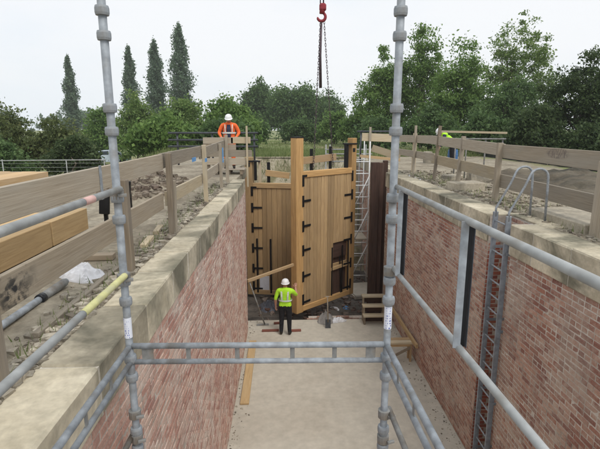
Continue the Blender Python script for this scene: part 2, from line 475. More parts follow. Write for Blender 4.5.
# ------------------------------------------------------------------ lock walls, brick by brick
_bm = {}
def brick_shape(l, h, d, seed):
    """front face towards local +X, length along Y; 18 faces at most"""
    rr = random.Random(seed)
    c = .004
    v = []
    for x, k in ((-d, 0), (-c, 0), (0, 1)):
        for sy, sz in ((-1, -1), (1, -1), (1, 1), (-1, 1)):
            j = lambda a: rr.uniform(-a, a)
            v.append((x + (j(.003) if k else 0), sy * (l / 2 - k * c) + j(.003), sz * (h / 2 - k * c) + j(.002)))
    f = []
    for s in range(2):
        for i in range(4):
            j = (i + 1) % 4
            f.append((s * 4 + i, s * 4 + j, s * 4 + 4 + j, s * 4 + 4 + i))
    f.append((8, 9, 10, 11))
    return v, f
SHAPES = {'s': [brick_shape(.210, .0615, .05, i) for i in range(6)], 'h': [brick_shape(.098, .0615, .05, 20 + i) for i in range(6)]}
def lay(y0, y1, z_top, z_bot, skip=None, seed=1):
    """courses of (kind, y, z)"""
    rr = random.Random(seed); out = []
    n = int((z_top - z_bot) / .075)
    for r in range(n):
        z = z_top - .0375 - r * .075
        header = r % 4 == 1
        step = .1125 if header else .225
        y = y0 + (0 if header else (.1125 if r % 2 else 0)) + (.056 if header else .1125)
        zz = lambda: z + rr.uniform(-.002, .002)
        if not header and r % 2: out.append(('h', y0 + .056, zz()))
        while y < y1 - step * .45:
            if not skip or y + step * .45 < skip[0] or y - step * .45 > skip[1]: out.append(('h' if header else 's', y, zz()))
            elif not header:
                for yh in (y - .056, y + .056):            # a half brick where the bond meets the recess edge
                    if yh + .05 < skip[0] or yh - .05 > skip[1]: out.append(('h', yh, zz()))
            y += step
    return out
def brick_wall(parent, courses, to_world, mat, name='brick', singles=300, seed=3):
    """to_world(y, z, proud) -> matrix whose +X is the wall normal"""
    rr = random.Random(seed); items = []
    for kind, y, z in courses:
        m = to_world(y, z, rr.uniform(.0005, .0045)) @ Matrix.Rotation(rr.gauss(0, .012), 4, 'Z') @ Matrix.Rotation(rr.gauss(0, .01), 4, 'X')
        p = project(m.translation); size = 0
        if p and 4 < p[0] < 596 and 4 < p[1] < 445:
            size = 1 / p[2] ** 2 * (1 if kind == 's' else .45)
        items.append((size, kind, rr.randrange(6), m))
    items.sort(key=lambda q: -q[0])
    meshes = {}
    for size, kind, k, m in items[:singles]:
        if (kind, k) not in meshes: meshes[kind, k] = mesh_of(name, *SHAPES[kind][k], mat)
        put(name, meshes[kind, k], m, parent)
    V, F, n = [], [], 0
    for size, kind, k, m in items[singles:]:
        sv, sf = SHAPES[kind][k]
        a = np.array(sv) @ np.array(m.to_3x3()).T + np.array(m.translation)
        V.append(a); F.append(np.array(sf) + n); n += len(sv)
    if V:
        o = put('brickwork', np_mesh('brickwork', np.vstack(V) - np.array(WM[parent.name].translation), np.vstack(F), mat), WM[parent.name].copy(), parent)
        o['kind'] = 'stuff'
M['mortar_pale'] = stone('mortar_pale', (.50, .46, .38), (.62, .58, .50), (.40, .36, .29), 3.0)
NL = Matrix.Identity(4)                                   # normal +X
NR = Matrix.Rotation(math.pi, 4, 'Z')                     # normal -X
NF = Matrix.Rotation(-math.pi / 2, 4, 'Z')                # normal -Y (towards the camera)
def quad(name, pts, mat, parent=None):
    o = Vector(pts[0])
    return put(name, mesh_of(name, [Vector(p) - o for p in pts], [(0, 1, 2, 3)], mat), Matrix.Translation(o), parent)
def coping_run(parent, x_front, x_back, joints, h, seed, side):
    rr = random.Random(seed)
    for y0, y1 in zip(joints[:-1], joints[1:]):
        g = .009
        l, w = (y1 - y0 - 2 * g), abs(x_back - x_front)
        v, f = box_verts(l, w, h, .012)
        # subdivide look: jitter the profile a little so arrises are worn, not machined
        v = [(a + rr.uniform(-.004, .004), b_ + rr.uniform(-.006, .006), c_ + rr.uniform(-.006, .006)) for a, b_, c_ in v]
        m = Matrix.Translation(((x_front + x_back) / 2 + rr.uniform(-.008, .008), (y0 + y1) / 2, -h / 2 + rr.uniform(-.008, .006))) @ Matrix.Rotation(math.pi / 2 + rr.uniform(-.004, .004), 4, 'Z')
        put('coping_stone', mesh_of('coping_stone', v, f, M['coping']), m, parent)
        put('mortar_joint', mesh_of('mortar_joint', *box_verts(w - .012, .03, h - .012), M['mortar_pale']), Matrix.Translation(((x_front + x_back) / 2, y1, -h / 2 - .002)), parent)

wl = thing('lock_wall', (XL, 7, FLOOR_Z), 'pinkish brick chamber wall under pale coping stones left of the concrete floor', 'wall')
CH, CHR = .34, .48
quad('mortar_bed', [(XL - .0015, -1, FLOOR_Z - .05), (XL - .0015, 13.25, FLOOR_Z - .05), (XL - .0015, 13.25, -CH + .02), (XL - .0015, -1, -CH + .02)], M['mortar'], wl)
brick_wall(wl, lay(-.5, 13.24, -CH, FLOOR_Z, seed=2), lambda y, z, p: Matrix.Translation((XL + p, y, z)) @ NL, M['brick_l'], seed=5)
coping_run(wl, XL + .02, XL - .34, [-.9, .55, 1.62, 2.57, 3.55, 4.46, 5.2, 6.0, 6.75, 7.9, 8.8, 9.7, 10.9, 12.1, 13.25], CH, 9, -1)
# return face of the wall end and the set-back recess wall behind it
quad('mortar_bed', [(XL - .9, 13.25, PIT_Z - .1), (XL - .0015, 13.25, PIT_Z - .1), (XL - .0015, 13.25, -CH), (XL - .9, 13.25, -CH)], M['mortar'], wl)
XLR = -1.72
wl2 = thing('lock_wall', (XLR, 18, PIT_Z), 'set-back brick recess wall with pale coping beside the heel of the far gate leaf', 'wall')
quad('mortar_bed', [(XLR - .0015, 13.25, PIT_Z - .1), (XLR - .0015, 24.3, PIT_Z - .1), (XLR - .0015, 24.3, -CH + .02), (XLR - .0015, 13.25, -CH + .02)], M['mortar'], wl2)
brick_wall(wl2, lay(13.3, 24.2, -CH, PIT_Z, seed=4), lambda y, z, p: Matrix.Translation((XLR + p, y, z)) @ NL, M['brick_l'], singles=60, seed=6)
coping_run(wl2, XLR + .3, XLR - .25, [13.26, 14.3, 15.2, 16.3, 17.3], CH - .02, 10, -1)
coping_run(wl2, XLR + .02, XLR - .34, [17.9, 19.0, 20.2, 21.3, 22.4, 23.4, 24.3], CH - .02, 12, -1)

LY0, LY1, LD = 6.70, 7.4875, .30        # ladder recess in the other wall
wr = thing('lock_wall', (XR, 7, FLOOR_Z), 'red brick chamber wall with ladder recess under pale coping stones', 'wall')
for ya, yb in ((-1, LY0), (LY1, 15.4)):
    quad('mortar_bed', [(XR + .0015, ya, FLOOR_Z - .05), (XR + .0015, yb, FLOOR_Z - .05), (XR + .0015, yb, -CHR + .02), (XR + .0015, ya, -CHR + .02)], M['mortar'], wr)
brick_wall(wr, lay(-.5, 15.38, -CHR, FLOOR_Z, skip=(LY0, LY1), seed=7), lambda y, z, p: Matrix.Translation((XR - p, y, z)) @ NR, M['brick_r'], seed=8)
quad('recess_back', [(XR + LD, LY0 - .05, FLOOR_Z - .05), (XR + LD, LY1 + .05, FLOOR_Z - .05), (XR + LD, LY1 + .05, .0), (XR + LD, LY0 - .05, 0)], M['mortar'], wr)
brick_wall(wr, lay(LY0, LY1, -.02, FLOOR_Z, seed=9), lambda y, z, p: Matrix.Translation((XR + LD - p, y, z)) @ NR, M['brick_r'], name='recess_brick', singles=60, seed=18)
quad('recess_side', [(XR, LY1 + .0015, FLOOR_Z - .05), (XR + LD, LY1 + .0015, FLOOR_Z - .05), (XR + LD, LY1 + .0015, -.02), (XR, LY1 + .0015, -.02)], M['mortar'], wr)
quad('recess_side', [(XR, LY0 - .0015, FLOOR_Z - .05), (XR + LD, LY0 - .0015, FLOOR_Z - .05), (XR + LD, LY0 - .0015, -.02), (XR, LY0 - .0015, -.02)], M['mortar'], wr)
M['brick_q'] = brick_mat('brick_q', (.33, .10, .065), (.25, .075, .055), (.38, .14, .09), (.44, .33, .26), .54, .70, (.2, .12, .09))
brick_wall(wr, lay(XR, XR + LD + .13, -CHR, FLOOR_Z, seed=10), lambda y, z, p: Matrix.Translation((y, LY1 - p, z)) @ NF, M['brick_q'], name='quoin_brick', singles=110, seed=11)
coping_run(wr, XR - .04, XR + .44, [-.9, .4, 1.5, 2.5, 3.5, 4.35, 5.2, 6.05, LY0 - .02], CHR, 14, 1)
coping_run(wr, XR - .04, XR + .44, [LY1 + .02, 8.75, 9.6, 10.5, 11.5, 12.4, 13.4, 14.4, 15.4], CHR, 15, 1)
slab('coping_stone', (XR + .62, (LY0 + LY1) / 2 - .1, -.10), (.5, 1.2, .22), M['coping'], wr, ch=.015, jit=.006)
quad('mortar_bed', [(XR + .0015, 15.4, PIT_Z - .1), (XR + .9, 15.4, PIT_Z - .1), (XR + .9, 15.4, -CHR), (XR + .0015, 15.4, -CHR)], M['mortar'], wr)
XRR = 3.92
wr2 = thing('lock_wall', (XRR, 20, PIT_Z), 'far recess wall of red brick behind the tube scaffold tower', 'wall')
quad('mortar_bed', [(XRR + .0015, 15.4, PIT_Z - .1), (XRR + .0015, 24.4, PIT_Z - .1), (XRR + .0015, 24.4, -CHR + .02), (XRR + .0015, 15.4, -CHR + .02)], M['mortar'], wr2)
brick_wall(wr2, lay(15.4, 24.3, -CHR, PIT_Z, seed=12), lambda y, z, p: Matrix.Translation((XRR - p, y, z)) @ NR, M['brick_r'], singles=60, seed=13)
coping_run(wr2, XRR - .04, XRR + .34, [15.42, 16.5, 17.6, 18.6, 19.6, 20.8, 22, 23.2, 24.4], CHR - .02, 16, 1)

# stone landing slab behind the ladder, on the bank
sl = put('stone_slab', mesh_of('stone_slab', *box_verts(1.0, 1.45, .16, .015), M['slab_stone']), Matrix.Translation((4.62, 6.75, .045)) @ Matrix.Rotation(.03, 4, 'Z'))
tag(sl, 'flat pale landing slab on the bank behind the ladder hoops', 'slab')

# darker dug soil heaped along the right bank
sv_, sf_ = [], []
for i in range(34):
    for j in range(60):
        x = 4.9 + 6.0 * i / 33; y = 2.0 + 14.0 * j / 59
        e = smooth(0, .35, i / 33) * smooth(0, .35, 1 - i / 33) * smooth(0, .15, j / 59) * smooth(0, .2, 1 - j / 59)
        k = mnoise.noise(Vector((x * .9, y * .7, 7))) * .4 + mnoise.noise(Vector((x * 2.6, y * 2.6, 7))) * .16 + mnoise.noise(Vector((x * 7, y * 7, 7))) * .06
        sv_.append((x, y, ground_h(x, y) - .12 + e * (.34 + k * .6)))
for i in range(33):
    for j in range(59):
        a = i * 60 + j; sf_.append((a, a + 60, a + 61, a + 1))
M['soil'] = stone('soil', (.075, .06, .042), (.165, .14, .10), (.05, .045, .033), 1.3, bumpd=.05)
structure(put('spoil_bank', mesh_of('spoil_bank', sv_, sf_, M['soil'])))

# ================================================================== GATES
def gate_leaf(name, a, b, z0, z1, label, wood_m, post_m, u_planks, strap_z, opening=None, post_top=(1.1, 1.0), post_w=.30, heel_w=.24):
    a, b = Vector((a[0], a[1], 0)), Vector((b[0], b[1], 0))
    ux = (b - a).normalized(); n = Vector((ux.y, -ux.x, 0)); L = (b - a).length
    if n.y > 0: n = -n
    P = lambda u, z, k=0: a + ux * u + n * k + Vector((0, 0, z))
    th = thing(name, (a + b) / 2 + Vector((0, 0, z0)), label, 'lock gate', 'pair of timber lock gates')
    up = n
    pw = post_w
    beam('mitre_post', P(pw / 2, z0 - .02), P(pw / 2, post_top[0]), pw, pw * .95, post_m, th, n, .02)
    beam('heel_post', P(L - heel_w / 2, z0 - .02), P(L - heel_w / 2, post_top[1]), heel_w, heel_w, post_m, th, n, .015)
    beam('top_rail', P(pw, z1 - .11, .03), P(L - heel_w, z1 - .11, .03), .2, .22, post_m, th, n, .012)
    beam('bottom_rail', P(pw, z0 + .11, .03), P(L - heel_w, z0 + .11, .03), .2, .22, post_m, th, n, .012)
    for z in strap_z[1:-1]:
        beam('rail', P(pw, z, -.06), P(L - heel_w, z, -.06), .18, .12, wood_m, th, n, .01)
    u = pw + .004; k = 0
    rr = random.Random(len(name) + int(z1 * 100))
    zt, zb = z1 - .215, z0 + .215
    while u < L - heel_w - .02:
        w = min(u_planks * rr.uniform(.86, 1.14), L - heel_w - u)
        if L - heel_w - u - w < .05: w = L - heel_w - u - .003
        zlo = zb
        if opening and opening[0] < u + w / 2 < opening[1]: zlo = opening[3]
        beam('plank', P(u + w / 2, zlo, .075 + rr.uniform(-.004, .005)), P(u + w / 2, zt, .075 + rr.uniform(-.004, .005)), w - .009, .055, wood_m, th, n, .006)
        if zlo != zb and opening[2] > zb + .1:
            beam('plank', P(u + w / 2, zb, .075), P(u + w / 2, opening[2], .075), w - .009, .055, wood_m, th, n, .006)
        u += w
    face = .11
    for i, z in enumerate(strap_z):
        sh = .19
        cz = z - (.15 if i == 0 else (-.12 if i == len(strap_z) - 1 else 0))
        for s, u0 in ((1, pw - .03), (-1, L - heel_w + .03)):
            f2 = pw * .475 + .008 if s == 1 else heel_w / 2 + .008
            f2 = max(f2, face)
            th_s = beam('strap', P(u0, cz - sh, f2 + .004), P(u0, cz + sh, f2 + .004), .085, .016, M['black_iron'], th, n, .003)
            beam('strap_arm', P(u0 + s * .03, z, f2 - .012), P(u0 + s * .40, z, face + .006), .075, .014, M['black_iron'], th_s, n, .003)
    return th, P, L, n

# near leaf, hanging in the crane's chains with its mitre post towards the camera
GA, GB = (0.31, 14.95), (2.60, 16.95)
A_, B_ = on_v(330, 243, GA, GB), on_v(345, 292, GA, GB)
_u = lambda p: ((p.x - GA[0]) ** 2 + (p.y - GA[1]) ** 2) ** .5
op = (_u(A_), _u(B_), B_.z, A_.z)
zs = [on_v(299, y, GA, GB).z for y in (176, 201, 226, 250, 276, 302)]
z_top, z_bot = on_v(303, 171, GA, GB).z, on_v(299, 311, GA, GB).z
pt0, pt1 = on_v(294, 137.5, GA, GB).z, on_v(349, 138, GA, GB).z
g1, P1, L1, n1v = gate_leaf('lock_gate', GA, GB, z_bot, z_top, 'tall yellow-brown timber gate leaf hanging from crane chains, mitre post nearest', M['gate_wood'], M['gate_post'], .165, zs, op, (pt0, pt1), .32, .25)
beam('post_cap', P1(.16, pt0 - .02), P1(.16, pt0 + .02), .335, .32, M['black_iron'], g1, n1v, .004)
# paddle opening: frame, bars and the dark board hung in it
for u in (op[0], (op[0] + op[1]) / 2 + .12, op[1]):
    beam('paddle_frame', P1(u, op[2], .115), P1(u, op[3] - (.0 if u == op[1] else .15), .115), .045, .03, M['black_iron'], g1, n1v, .003)
beam('paddle_board', P1(op[0] + .05, op[3] - .30, .04), P1(op[1] - .05, op[3] - .30, .04), .03, .58, M['pile_wood'], g1, (0, 0, 1), .006)
zm = (op[2] + op[3]) / 2 + .08
beam('paddle_rail', P1(op[0] - .05, zm, .09), P1(op[1] + .05, zm + .04, .09), .06, .12, M['gate_wood'], g1, (0, 0, 1), .006)
beam('paddle_rod', P1(op[0] + .5, op[2] + .1, .12), P1(op[0] + .5, z_top - .3, -.12), .03, .03, M['black_iron'], g1, n1v, .003)
beam('paddle_board', P1(op[0] + .35, op[2] + .02, .03), P1(op[0] + .35, zm - .06, .03), .5, .04, M['pile_wood'], g1, n1v, .006)
beam('paddle_board', P1((op[0] + op[1]) / 2, op[2] - .03, -.06), P1((op[0] + op[1]) / 2, op[3] + .03, -.06), op[1] - op[0] + .06, .04, M['pile_wood'], g1, n1v, .006)
# sloping hand rail board and its black stanchions behind the top rail
ra, rb = on_v(300, 161.5, GA, GB), on_v(338, 157, GA, GB)
ra = P1(_u(ra), ra.z, -.1); rb = P1(_u(rb), rb.z, -.1)
beam('hand_rail_board', ra, rb, .05, .24, M['new_timber'], g1, (0, 0, 1), .008)
for px, py, wd in ((303.0, 151, .09), (315, 149, .11), (334, 146.5, .10)):
    q = on_v(px, py, GA, GB)
    beam('stanchion', P1(_u(q), z_top - .4, -.17), P1(_u(q), q.z, -.17), wd, .06, M['black_iron'], g1, n1v, .004)
# collar ironwork on the heel post
q0 = on_v(343.5, 144.5, GA, GB)
beam('collar_strap', P1(L1 - .44, z_top - .05, .0), P1(L1 - .44, q0.z, .0), .10, .14, M['black_iron'], g1, n1v, .005)
beam('collar_strap', P1(L1 - .5, q0.z + .02, .0), P1(L1 + .03, q0.z + .02, .0), .30, .05, M['black_iron'], g1, (0, 0, 1), .005)
q1 = on_v(351, 150, GA, GB)
beam('mortice', P1(L1 - .16, q1.z - .07, .12), P1(L1 - .16, q1.z + .07, .12), .14, .02, M['black_iron'], g1, n1v, .003)

# far leaf, already hung at the recess, duller and lower
HA, HB = (1.15, 17.7), (-1.52, 18.2)
zs2 = [on_v(253, y, HA, HB).z for y in (187, 207, 227, 247, 267, 287)]
zt2, zb2 = on_v(260, 182.5, HA, HB).z, PIT_Z + .12
g2, P2, L2, n2v = gate_leaf('lock_gate', HA, HB, zb2, zt2, 'duller brown gate leaf standing back in the recess beside the pink brick wall', M['gate_dark'], M['gate_dark'], .19, zs2,
   None, (zt2 + .15, on_v(248, 157, HA, HB).z), .28, .30)
q = on_v(250, 161, HA, HB)
beam('collar_strap', P2(L2 - .62, q.z, .05), P2(L2 + .1, q.z, .05), .32, .06, M['black_iron'], g2, (0, 0, 1), .005)
beam('collar_strap', P2(L2 - .42, q.z, .1), P2(L2 - .42, q.z - .75, .1), .10, .08, M['black_iron'], g2, n2v, .005)
beam('mortice', P2(L2 - .13, q.z - .22, .155), P2(L2 - .13, q.z - .06, .155), .16, .02, M['black_iron'], g2, n2v, .003)
beam('gauge_board', P2(L2 - .58, zt2 - .2, .04), P2(L2 - .58, q.z + .05, .04), .11, .05, M['pale_board'], g2, n2v, .004)
ra, rb = on_v(265, 173, HA, HB), on_v(289, 176, HA, HB)
beam('hand_rail_board', ra - n2v * .1, rb - n2v * .1, .05, .24, M['gate_dark'], g2, (0, 0, 1), .008)
q = on_v(267.5, 162.5, HA, HB)
beam('stanchion', Vector((q.x, q.y, zt2 - .3)) - n2v * .18, q - n2v * .18, .12, .06, M['black_iron'], g2, n2v, .004)
# paddle hole of the far leaf: lit ground beyond painted as pale plate
c0, c1 = on_v(259.5, 275, HA, HB), on_v(271, 290, HA, HB)
mid = (c0 + c1) / 2
for du in (-.28, .28):
    beam('paddle_frame', mid + n2v * .13 + Vector((HB[0] - HA[0], HB[1] - HA[1], 0)).normalized() * du + Vector((0, 0, -.4)), mid + n2v * .13 + Vector((HB[0] - HA[0], HB[1] - HA[1], 0)).normalized() * du + Vector((0, 0, 1.9)), .07, .03, M['black_iron'], g2, n2v, .003)
beam('lit_hole_plate', Vector((mid.x, mid.y, c1.z)) + n2v * .115, Vector((mid.x, mid.y, c0.z)) + n2v * .115, .40, .02, M['white_tape'], g2, n2v, .003)

# ------------------------------------------------------------------ crane hook, chains
hk = on_v(321.5, 12, GA, GB)
hk = Vector((hk.x + .02, hk.y, hk.z))
ch = thing('crane_hook', hk, 'red crane hook block with dark lifting chains above the near gate leaf', 'crane hook')
ht = on_v(321.5, 4, GA, GB).z; hb = on_v(320.5, 22, GA, GB).z
cx, cy = hk.x, hk.y
tube('hoist_rope', [(cx + .04, cy, ht), (cx + .04, cy, 26)], .022, M['chain'], ch, 8)
tube('hoist_rope', [(cx - .06, cy, ht), (cx - .06, cy, 26)], .018, M['chain'], ch, 8)
v, f = box_verts(.22, .18, .24, .05)
put('hook_block', mesh_of('hook_block', v, f, M['red_paint']), Matrix.Translation((cx + .02, cy, ht - .1)), ch)
pts = []
for i in range(15):
    an = R(90 - i * 19)
    pts.append((cx - .02 + .13 * math.cos(an), cy, hb + .16 + .13 * math.sin(an)))
pts = [(cx, cy, ht - .2), (cx - .01, cy, hb + .36)] + pts
tube('hook', pts, [.04, .04] + [.038 + .012 * math.sin(i / 14 * 3.1) for i in range(14)] + [.02], M['red_paint'], ch, 10)
tube('swivel', [(cx, cy, hb + .26), (cx, cy, hb + .52)], [.09, .07], M['red_paint'], ch, 12)
def chain(a, b, rad, name):
    a, b = Vector(a), Vector(b); n = max(2, int((b - a).length / (rad * 5))); d = (b - a) / n
    V, F = [], []
    ex = d.normalized(); s1 = ex.cross(Vector((0, 1, 0))).normalized(); s2 = ex.cross(s1)
    for i in range(n):
        c = a + d * (i + .5); s = s1 if i % 2 else s2
        ring = []
        for k in range(9):
            an = 2 * math.pi * k / 8
            ring.append(c + ex * math.cos(an) * d.length * .68 + s * math.sin(an) * rad * 1.35)
        v_, f_ = tube_data(ring, rad * .5, 5, False)
        o = len(V); V += [q - a for q in v_]; F += [tuple(o + j for j in q) for q in f_]
    put(name, mesh_of(name, V, F, M['chain']), Matrix.Translation(a), ch)
e1 = on_v(313.5, 152, GA, GB); e2 = on_v(333.5, 150, GA, GB)
chain((cx - .05, cy, hb + .05), (e1.x, e1.y, z_top + .05), .017, 'chain')
chain((cx + .06, cy, hb + .12), (e2.x, e2.y, z_top + .05), .017, 'chain')
lo = on_v(320.5, 88, GA, GB).z
tube('lifting_sling', [(cx - .02, cy, hb + .04), (cx - .05, cy, (hb + lo) / 2), (cx - .03, cy, lo)], [.036, .042, .05], M['chain'], ch, 8)

# ================================================================== FOREGROUND SCAFFOLD
TR = .0222
pl_top, pr_top = on_y(101.5, 5, 2.62), on_y(401, 5, 2.58)
LXs, RXs = pl_top.x, pr_top.x
sf = thing('scaffold', (LXs, 2.6, FLOOR_Z), 'galvanised tube scaffold standing in the chamber right in front of the viewer', 'scaffold')
SPL, SPR = (LXs, 2.62), (RXs, 2.58)
BKL, BKR = (LXs, -.45), (RXs + .04, -.45)
cup = [(.0225, -.026), (.034, -.024), (.037, -.012), (.037, .012), (.034, .023), (.0225, .025)]
for (x, y), mt in ((SPL, M['galv']), (SPR, M['galv']), (BKL, M['galv']), (BKR, M['galv'])):
    st = tube('standard', [(x, y, FLOOR_Z), (x, y, -.9), (x, y, 4.2)], TR, mt, sf, 20)
    for k in range(-9, 6):
        z = .02 + .5 * k
        lathe('cup', (x, y, z), cup, M['galv'], st, 20)
        lathe('cup', (x, y, z - .125), cup, M['galv'], st, 20)
    lathe('base_plate', (x, y, FLOOR_Z + .006), [(.09, -.004), (.09, .004), (.03, .006), (.03, .12)], M['galv_dull'], st, 16)
def rail(p0, p1, r, mat, parent, name='guard_rail'):
    return tube(name, [p0, p1], r, mat, parent, 16)
for z in (1.075, .575):
    o = rail((LXs + .03, 2.59, z), (LXs + .03, -.5, z), .0182, M['galv_rail'], sf)
    if z > 1:
        q = on_x(88, 198, LXs + .03)
        tube('paint_mark', [(LXs + .03, q.y - .06, z), (LXs + .03, q.y + .05, z)], .0189, M['pink_paint'], o, 16, False)
    else:
        y0 = on_x(82, 306, LXs + .03).y
        tube('paint_mark', [(LXs + .03, y0, z), (LXs + .03, 2.55, z)], .0189, M['yellow_band'], o, 16, False)
def div(y): return RXs + .015 + (2.58 - y) * math.tan(R(.6))
GRR = .0138
for z in (1.085, .60):
    rail((div(2.62), 2.62, z), (div(-.45), -.45, z), GRR, M['galv_rail'], sf)
for y in (2.42, on_x(463, 280, RXs + .02).y):
    x = div(y)
    # folded channel upright: web facing the camera side, two flanges
    # folded channel upright: pale outer face, shade inside painted as dark strips
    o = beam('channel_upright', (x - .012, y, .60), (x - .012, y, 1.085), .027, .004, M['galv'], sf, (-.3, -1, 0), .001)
    beam('channel_shade', (x + .011, y + .014, .60), (x + .011, y + .014, 1.08), .020, .004, M['black_iron'], o, (-.3, -1, 0), .001)
    beam('flange', (x + .024, y + .010, .60), (x + .024, y + .010, 1.08), .024, .003, M['dark_steel'], o, (1, .1, 0), .001)
def lattice(p0, p1, gap, mat, plates, side):
    p0, p1 = Vector(p0), Vector(p1); d = Vector((0, 0, -gap)); ax = (p1 - p0).normalized()
    e = bpy.data.objects.new('lattice_rail', None); e.empty_display_size = .05
    link(e, Matrix.Translation(p0), sf)
    tube('chord', [p0, p1], .0185, mat, e, 14)
    tube('chord', [p0 + d, p1 + d], .0165, mat, e, 14)
    for s, w in plates:
        c = p0 + ax * s
        beam('web_plate', c + d, c, w, .006, M['galv_dull'], e, side, .001)
z = .105
ln = (Vector((*SPR, z)) - Vector((*SPL, z))).length
lattice((SPL[0] + .02, SPL[1] - .005, z), (SPR[0] - .02, SPR[1] - .005, z + .005), .105, M['galv'], [(.09, .07), (.34, .028), (.64, .028), (.98, .028), (1.24, .028), (ln - .12, .06)], (0, -1, 0))
lattice((SPL[0] + .005, SPL[1] - .03, z), (BKL[0] + .005, -.4, z), .105, M['galv'], [(.3, .03), (.62, .03), (.95, .03), (1.3, .03), (1.7, .03)], (1, 0, 0))
lattice((SPR[0] + .0, SPR[1] - .03, z), (BKR[0], -.4, z), .105, M['galv'], [(.25, .03), (.55, .03), (.9, .03), (1.3, .03), (1.7, .03)], (-1, 0, 0))
# lower tie tube with swivel couplers
rail((RXs + .04, 2.62, -.36), (div(-.4) + .04, -.4, -.36), .0175, M['galv_dull'], sf, 'tie_tube')
rail((LXs - .03, 2.66, -.52), (BKL[0] - .03, -.4, -.52), .0175, M['galv_dull'], sf, 'tie_tube')
for x, y, zc in ((SPL[0], 2.62, -.36), (SPL[0], 2.62, -.53), (SPR[0], 2.58, -.37), (SPR[0], 2.58, -.55), (SPL[0], 2.62, .54), (SPL[0], 2.62, 1.04), (SPR[0], 2.58, .58)):
    o = lathe('coupler', (x, y, zc), [(.025, -.028), (.037, -.026), (.038, .026), (.025, .028)], M['galv_dull'], sf, 14)
    beam('coupler_bolt', (x + .02, y - .045, zc), (x + .065, y - .03, zc), .018, .018, M['galv_dull'], o, (0, 0, 1), .002)
# paper-white tape sleeves with faded blue print
for (x, y), (px, y0, y1), k in ((SPR, (387, 306, 328), 1), (SPL, (131, 317, 337), 2)):
    za, zb = on_y(px, y1, y).z, on_y(px, y0, y).z
    tp = tube('tape_sleeve', [(x, y, za), (x, y, zb)], TR + .0012, M['white_tape'], sf, 20, False)
    rr = random.Random(k)
    V, F = [], []
    for i in range(9):
        zc = za + (zb - za) * (i + .5) / 9
        for side in (0, 1):
            a0 = -math.pi / 2 + (.12 if side else -.75) + rr.uniform(-.1, .1)
            for st_ in range(3):
                aa = a0 + st_ * .2; hh = rr.uniform(.003, .0055); w_ = rr.choice((.05, .14))
                if rr.random() < (.25 if k == 1 else .55): continue
                o = len(V)
                for da, dz in ((0, -hh), (w_, -hh), (w_, hh), (0, hh)):
                    V.append((math.cos(aa + da) * (TR + .002), math.sin(aa + da) * (TR + .002), zc + dz))
                F.append((o, o + 1, o + 2, o + 3))
    put('faded_print', mesh_of('faded_print', V, F, M['blue_ink']), Matrix.Translation((x, y, 0)), tp)

# ================================================================== LADDER
ld = thing('access_ladder', (XR + .1, 7.0, FLOOR_Z), 'grey steel ladder with hooped handrails in the brick wall recess', 'ladder')
for y in (6.78, 7.22):
    xs_ = XR - .04
    beam('stile', (xs_, y, FLOOR_Z), (xs_, y, .10), .085, .03, M['ladder'], ld, (0, 1, 0), .004)
    pts = [(xs_, y, .02), (xs_ + .0, y, .16), (xs_ + .2, y, .55)]
    for i in range(9):
        an = R(160 - i * 20)
        pts.append((xs_ + .40 + .14 * math.cos(an), y - .02, .70 + .13 * math.sin(an)))
    pts += [(xs_ + .55, y - .02, .5), (xs_ + .56, y - .02, .03)]
    tube('hoop_handrail', pts, .018, M['galv'], ld, 10)
z = -.05
while z > FLOOR_Z + .1:
    tube('rung', [(XR - .04, 6.78, z), (XR - .04, 7.22, z)], .014, M['galv'], ld, 8); z -= .25
for z in (-.5, -1.8, -3.1, -4.3):
    for y in (6.75, 7.25):
        beam('wall_bracket', (XR - .04, y, z), (XR + LD - .01, y, z), .008, .05, M['ladder'], ld, (0, 0, 1), .001)

# ================================================================== TIMBER BARRIERS
def barrier(name, loc, label):
    return thing(name, loc, label, 'fence', 'timber edge barriers')
def gz(x, y): return ground_h(x, y)
fl = barrier('timber_fence', (-1.6, 6, 0), 'weathered scaffold-board fence behind the left coping, dark paint smears on its lower board')
FX = -1.63
M['painted_board'] = wood('painted_board', (.25, .195, .13), (.47, .395, .295), (.37, .325, .26), worn_amt=.5)
t = M['painted_board'].node_tree; b = t.nodes['Principled BSDF']
src = b.inputs['Base Color'].links[0].from_socket
pos = N(t, 'NewGeometry').outputs['Position']; q = on_x(14, 296, FX + .014)
vm = N(t, 'VectorMath', operation='DISTANCE'); t.links.new(pos, vm.inputs[0]); vm.inputs[1].default_value = q
near = ramp(t, vm.outputs['Value'], [(.06, (1, 1, 1)), (.30, (0, 0, 0))])
sm = ramp(t, noise(t, mapping(t, pos, (1, 6, 9)), 1.6, 5, .6, .6), [(.47, (0, 0, 0)), (.60, (1, 1, 1))])
t.links.new(mix(t, mix(t, 1.0, near, sm, 'MULTIPLY'), src, (.03, .03, .03)), b.inputs['Base Color'])
for y, zt, w, t, mt in ((4.46, .93, .075, .10, 'post_wood'), (6.2, 1.10, .07, .10, 'post_wood'), (6.34, .72, .08, .06, 'grey_board'), (9.07, 1.12, .08, .09, 'pale_board'),
                        (11.35, 1.08, .07, .10, 'grey_board'), (12.6, 1.28, .08, .08, 'grey_board'), (2.3, .95, .075, .1, 'post_wood')):
    beam('post', (FX + .075, y, gz(FX, y) - .3), (FX + .075 + random.uniform(-.015, .015), y, zt), w, t, M[mt], fl, (0, 1, 0), .006)
for y0, y1, za, zb, h, mt in ((.3, 6.16, 1.075, 1.09, .205, 'old_board'), (6.12, 9.03, 1.10, 1.10, .20, 'grey_board'), (8.95, 12.65, 1.05, 1.14, .20, 'grey_board')):
    beam('board', (FX, y0, za - h / 2), (FX, y1, zb - h / 2), .038, h, M[mt], fl, (0, 0, 1), .004)
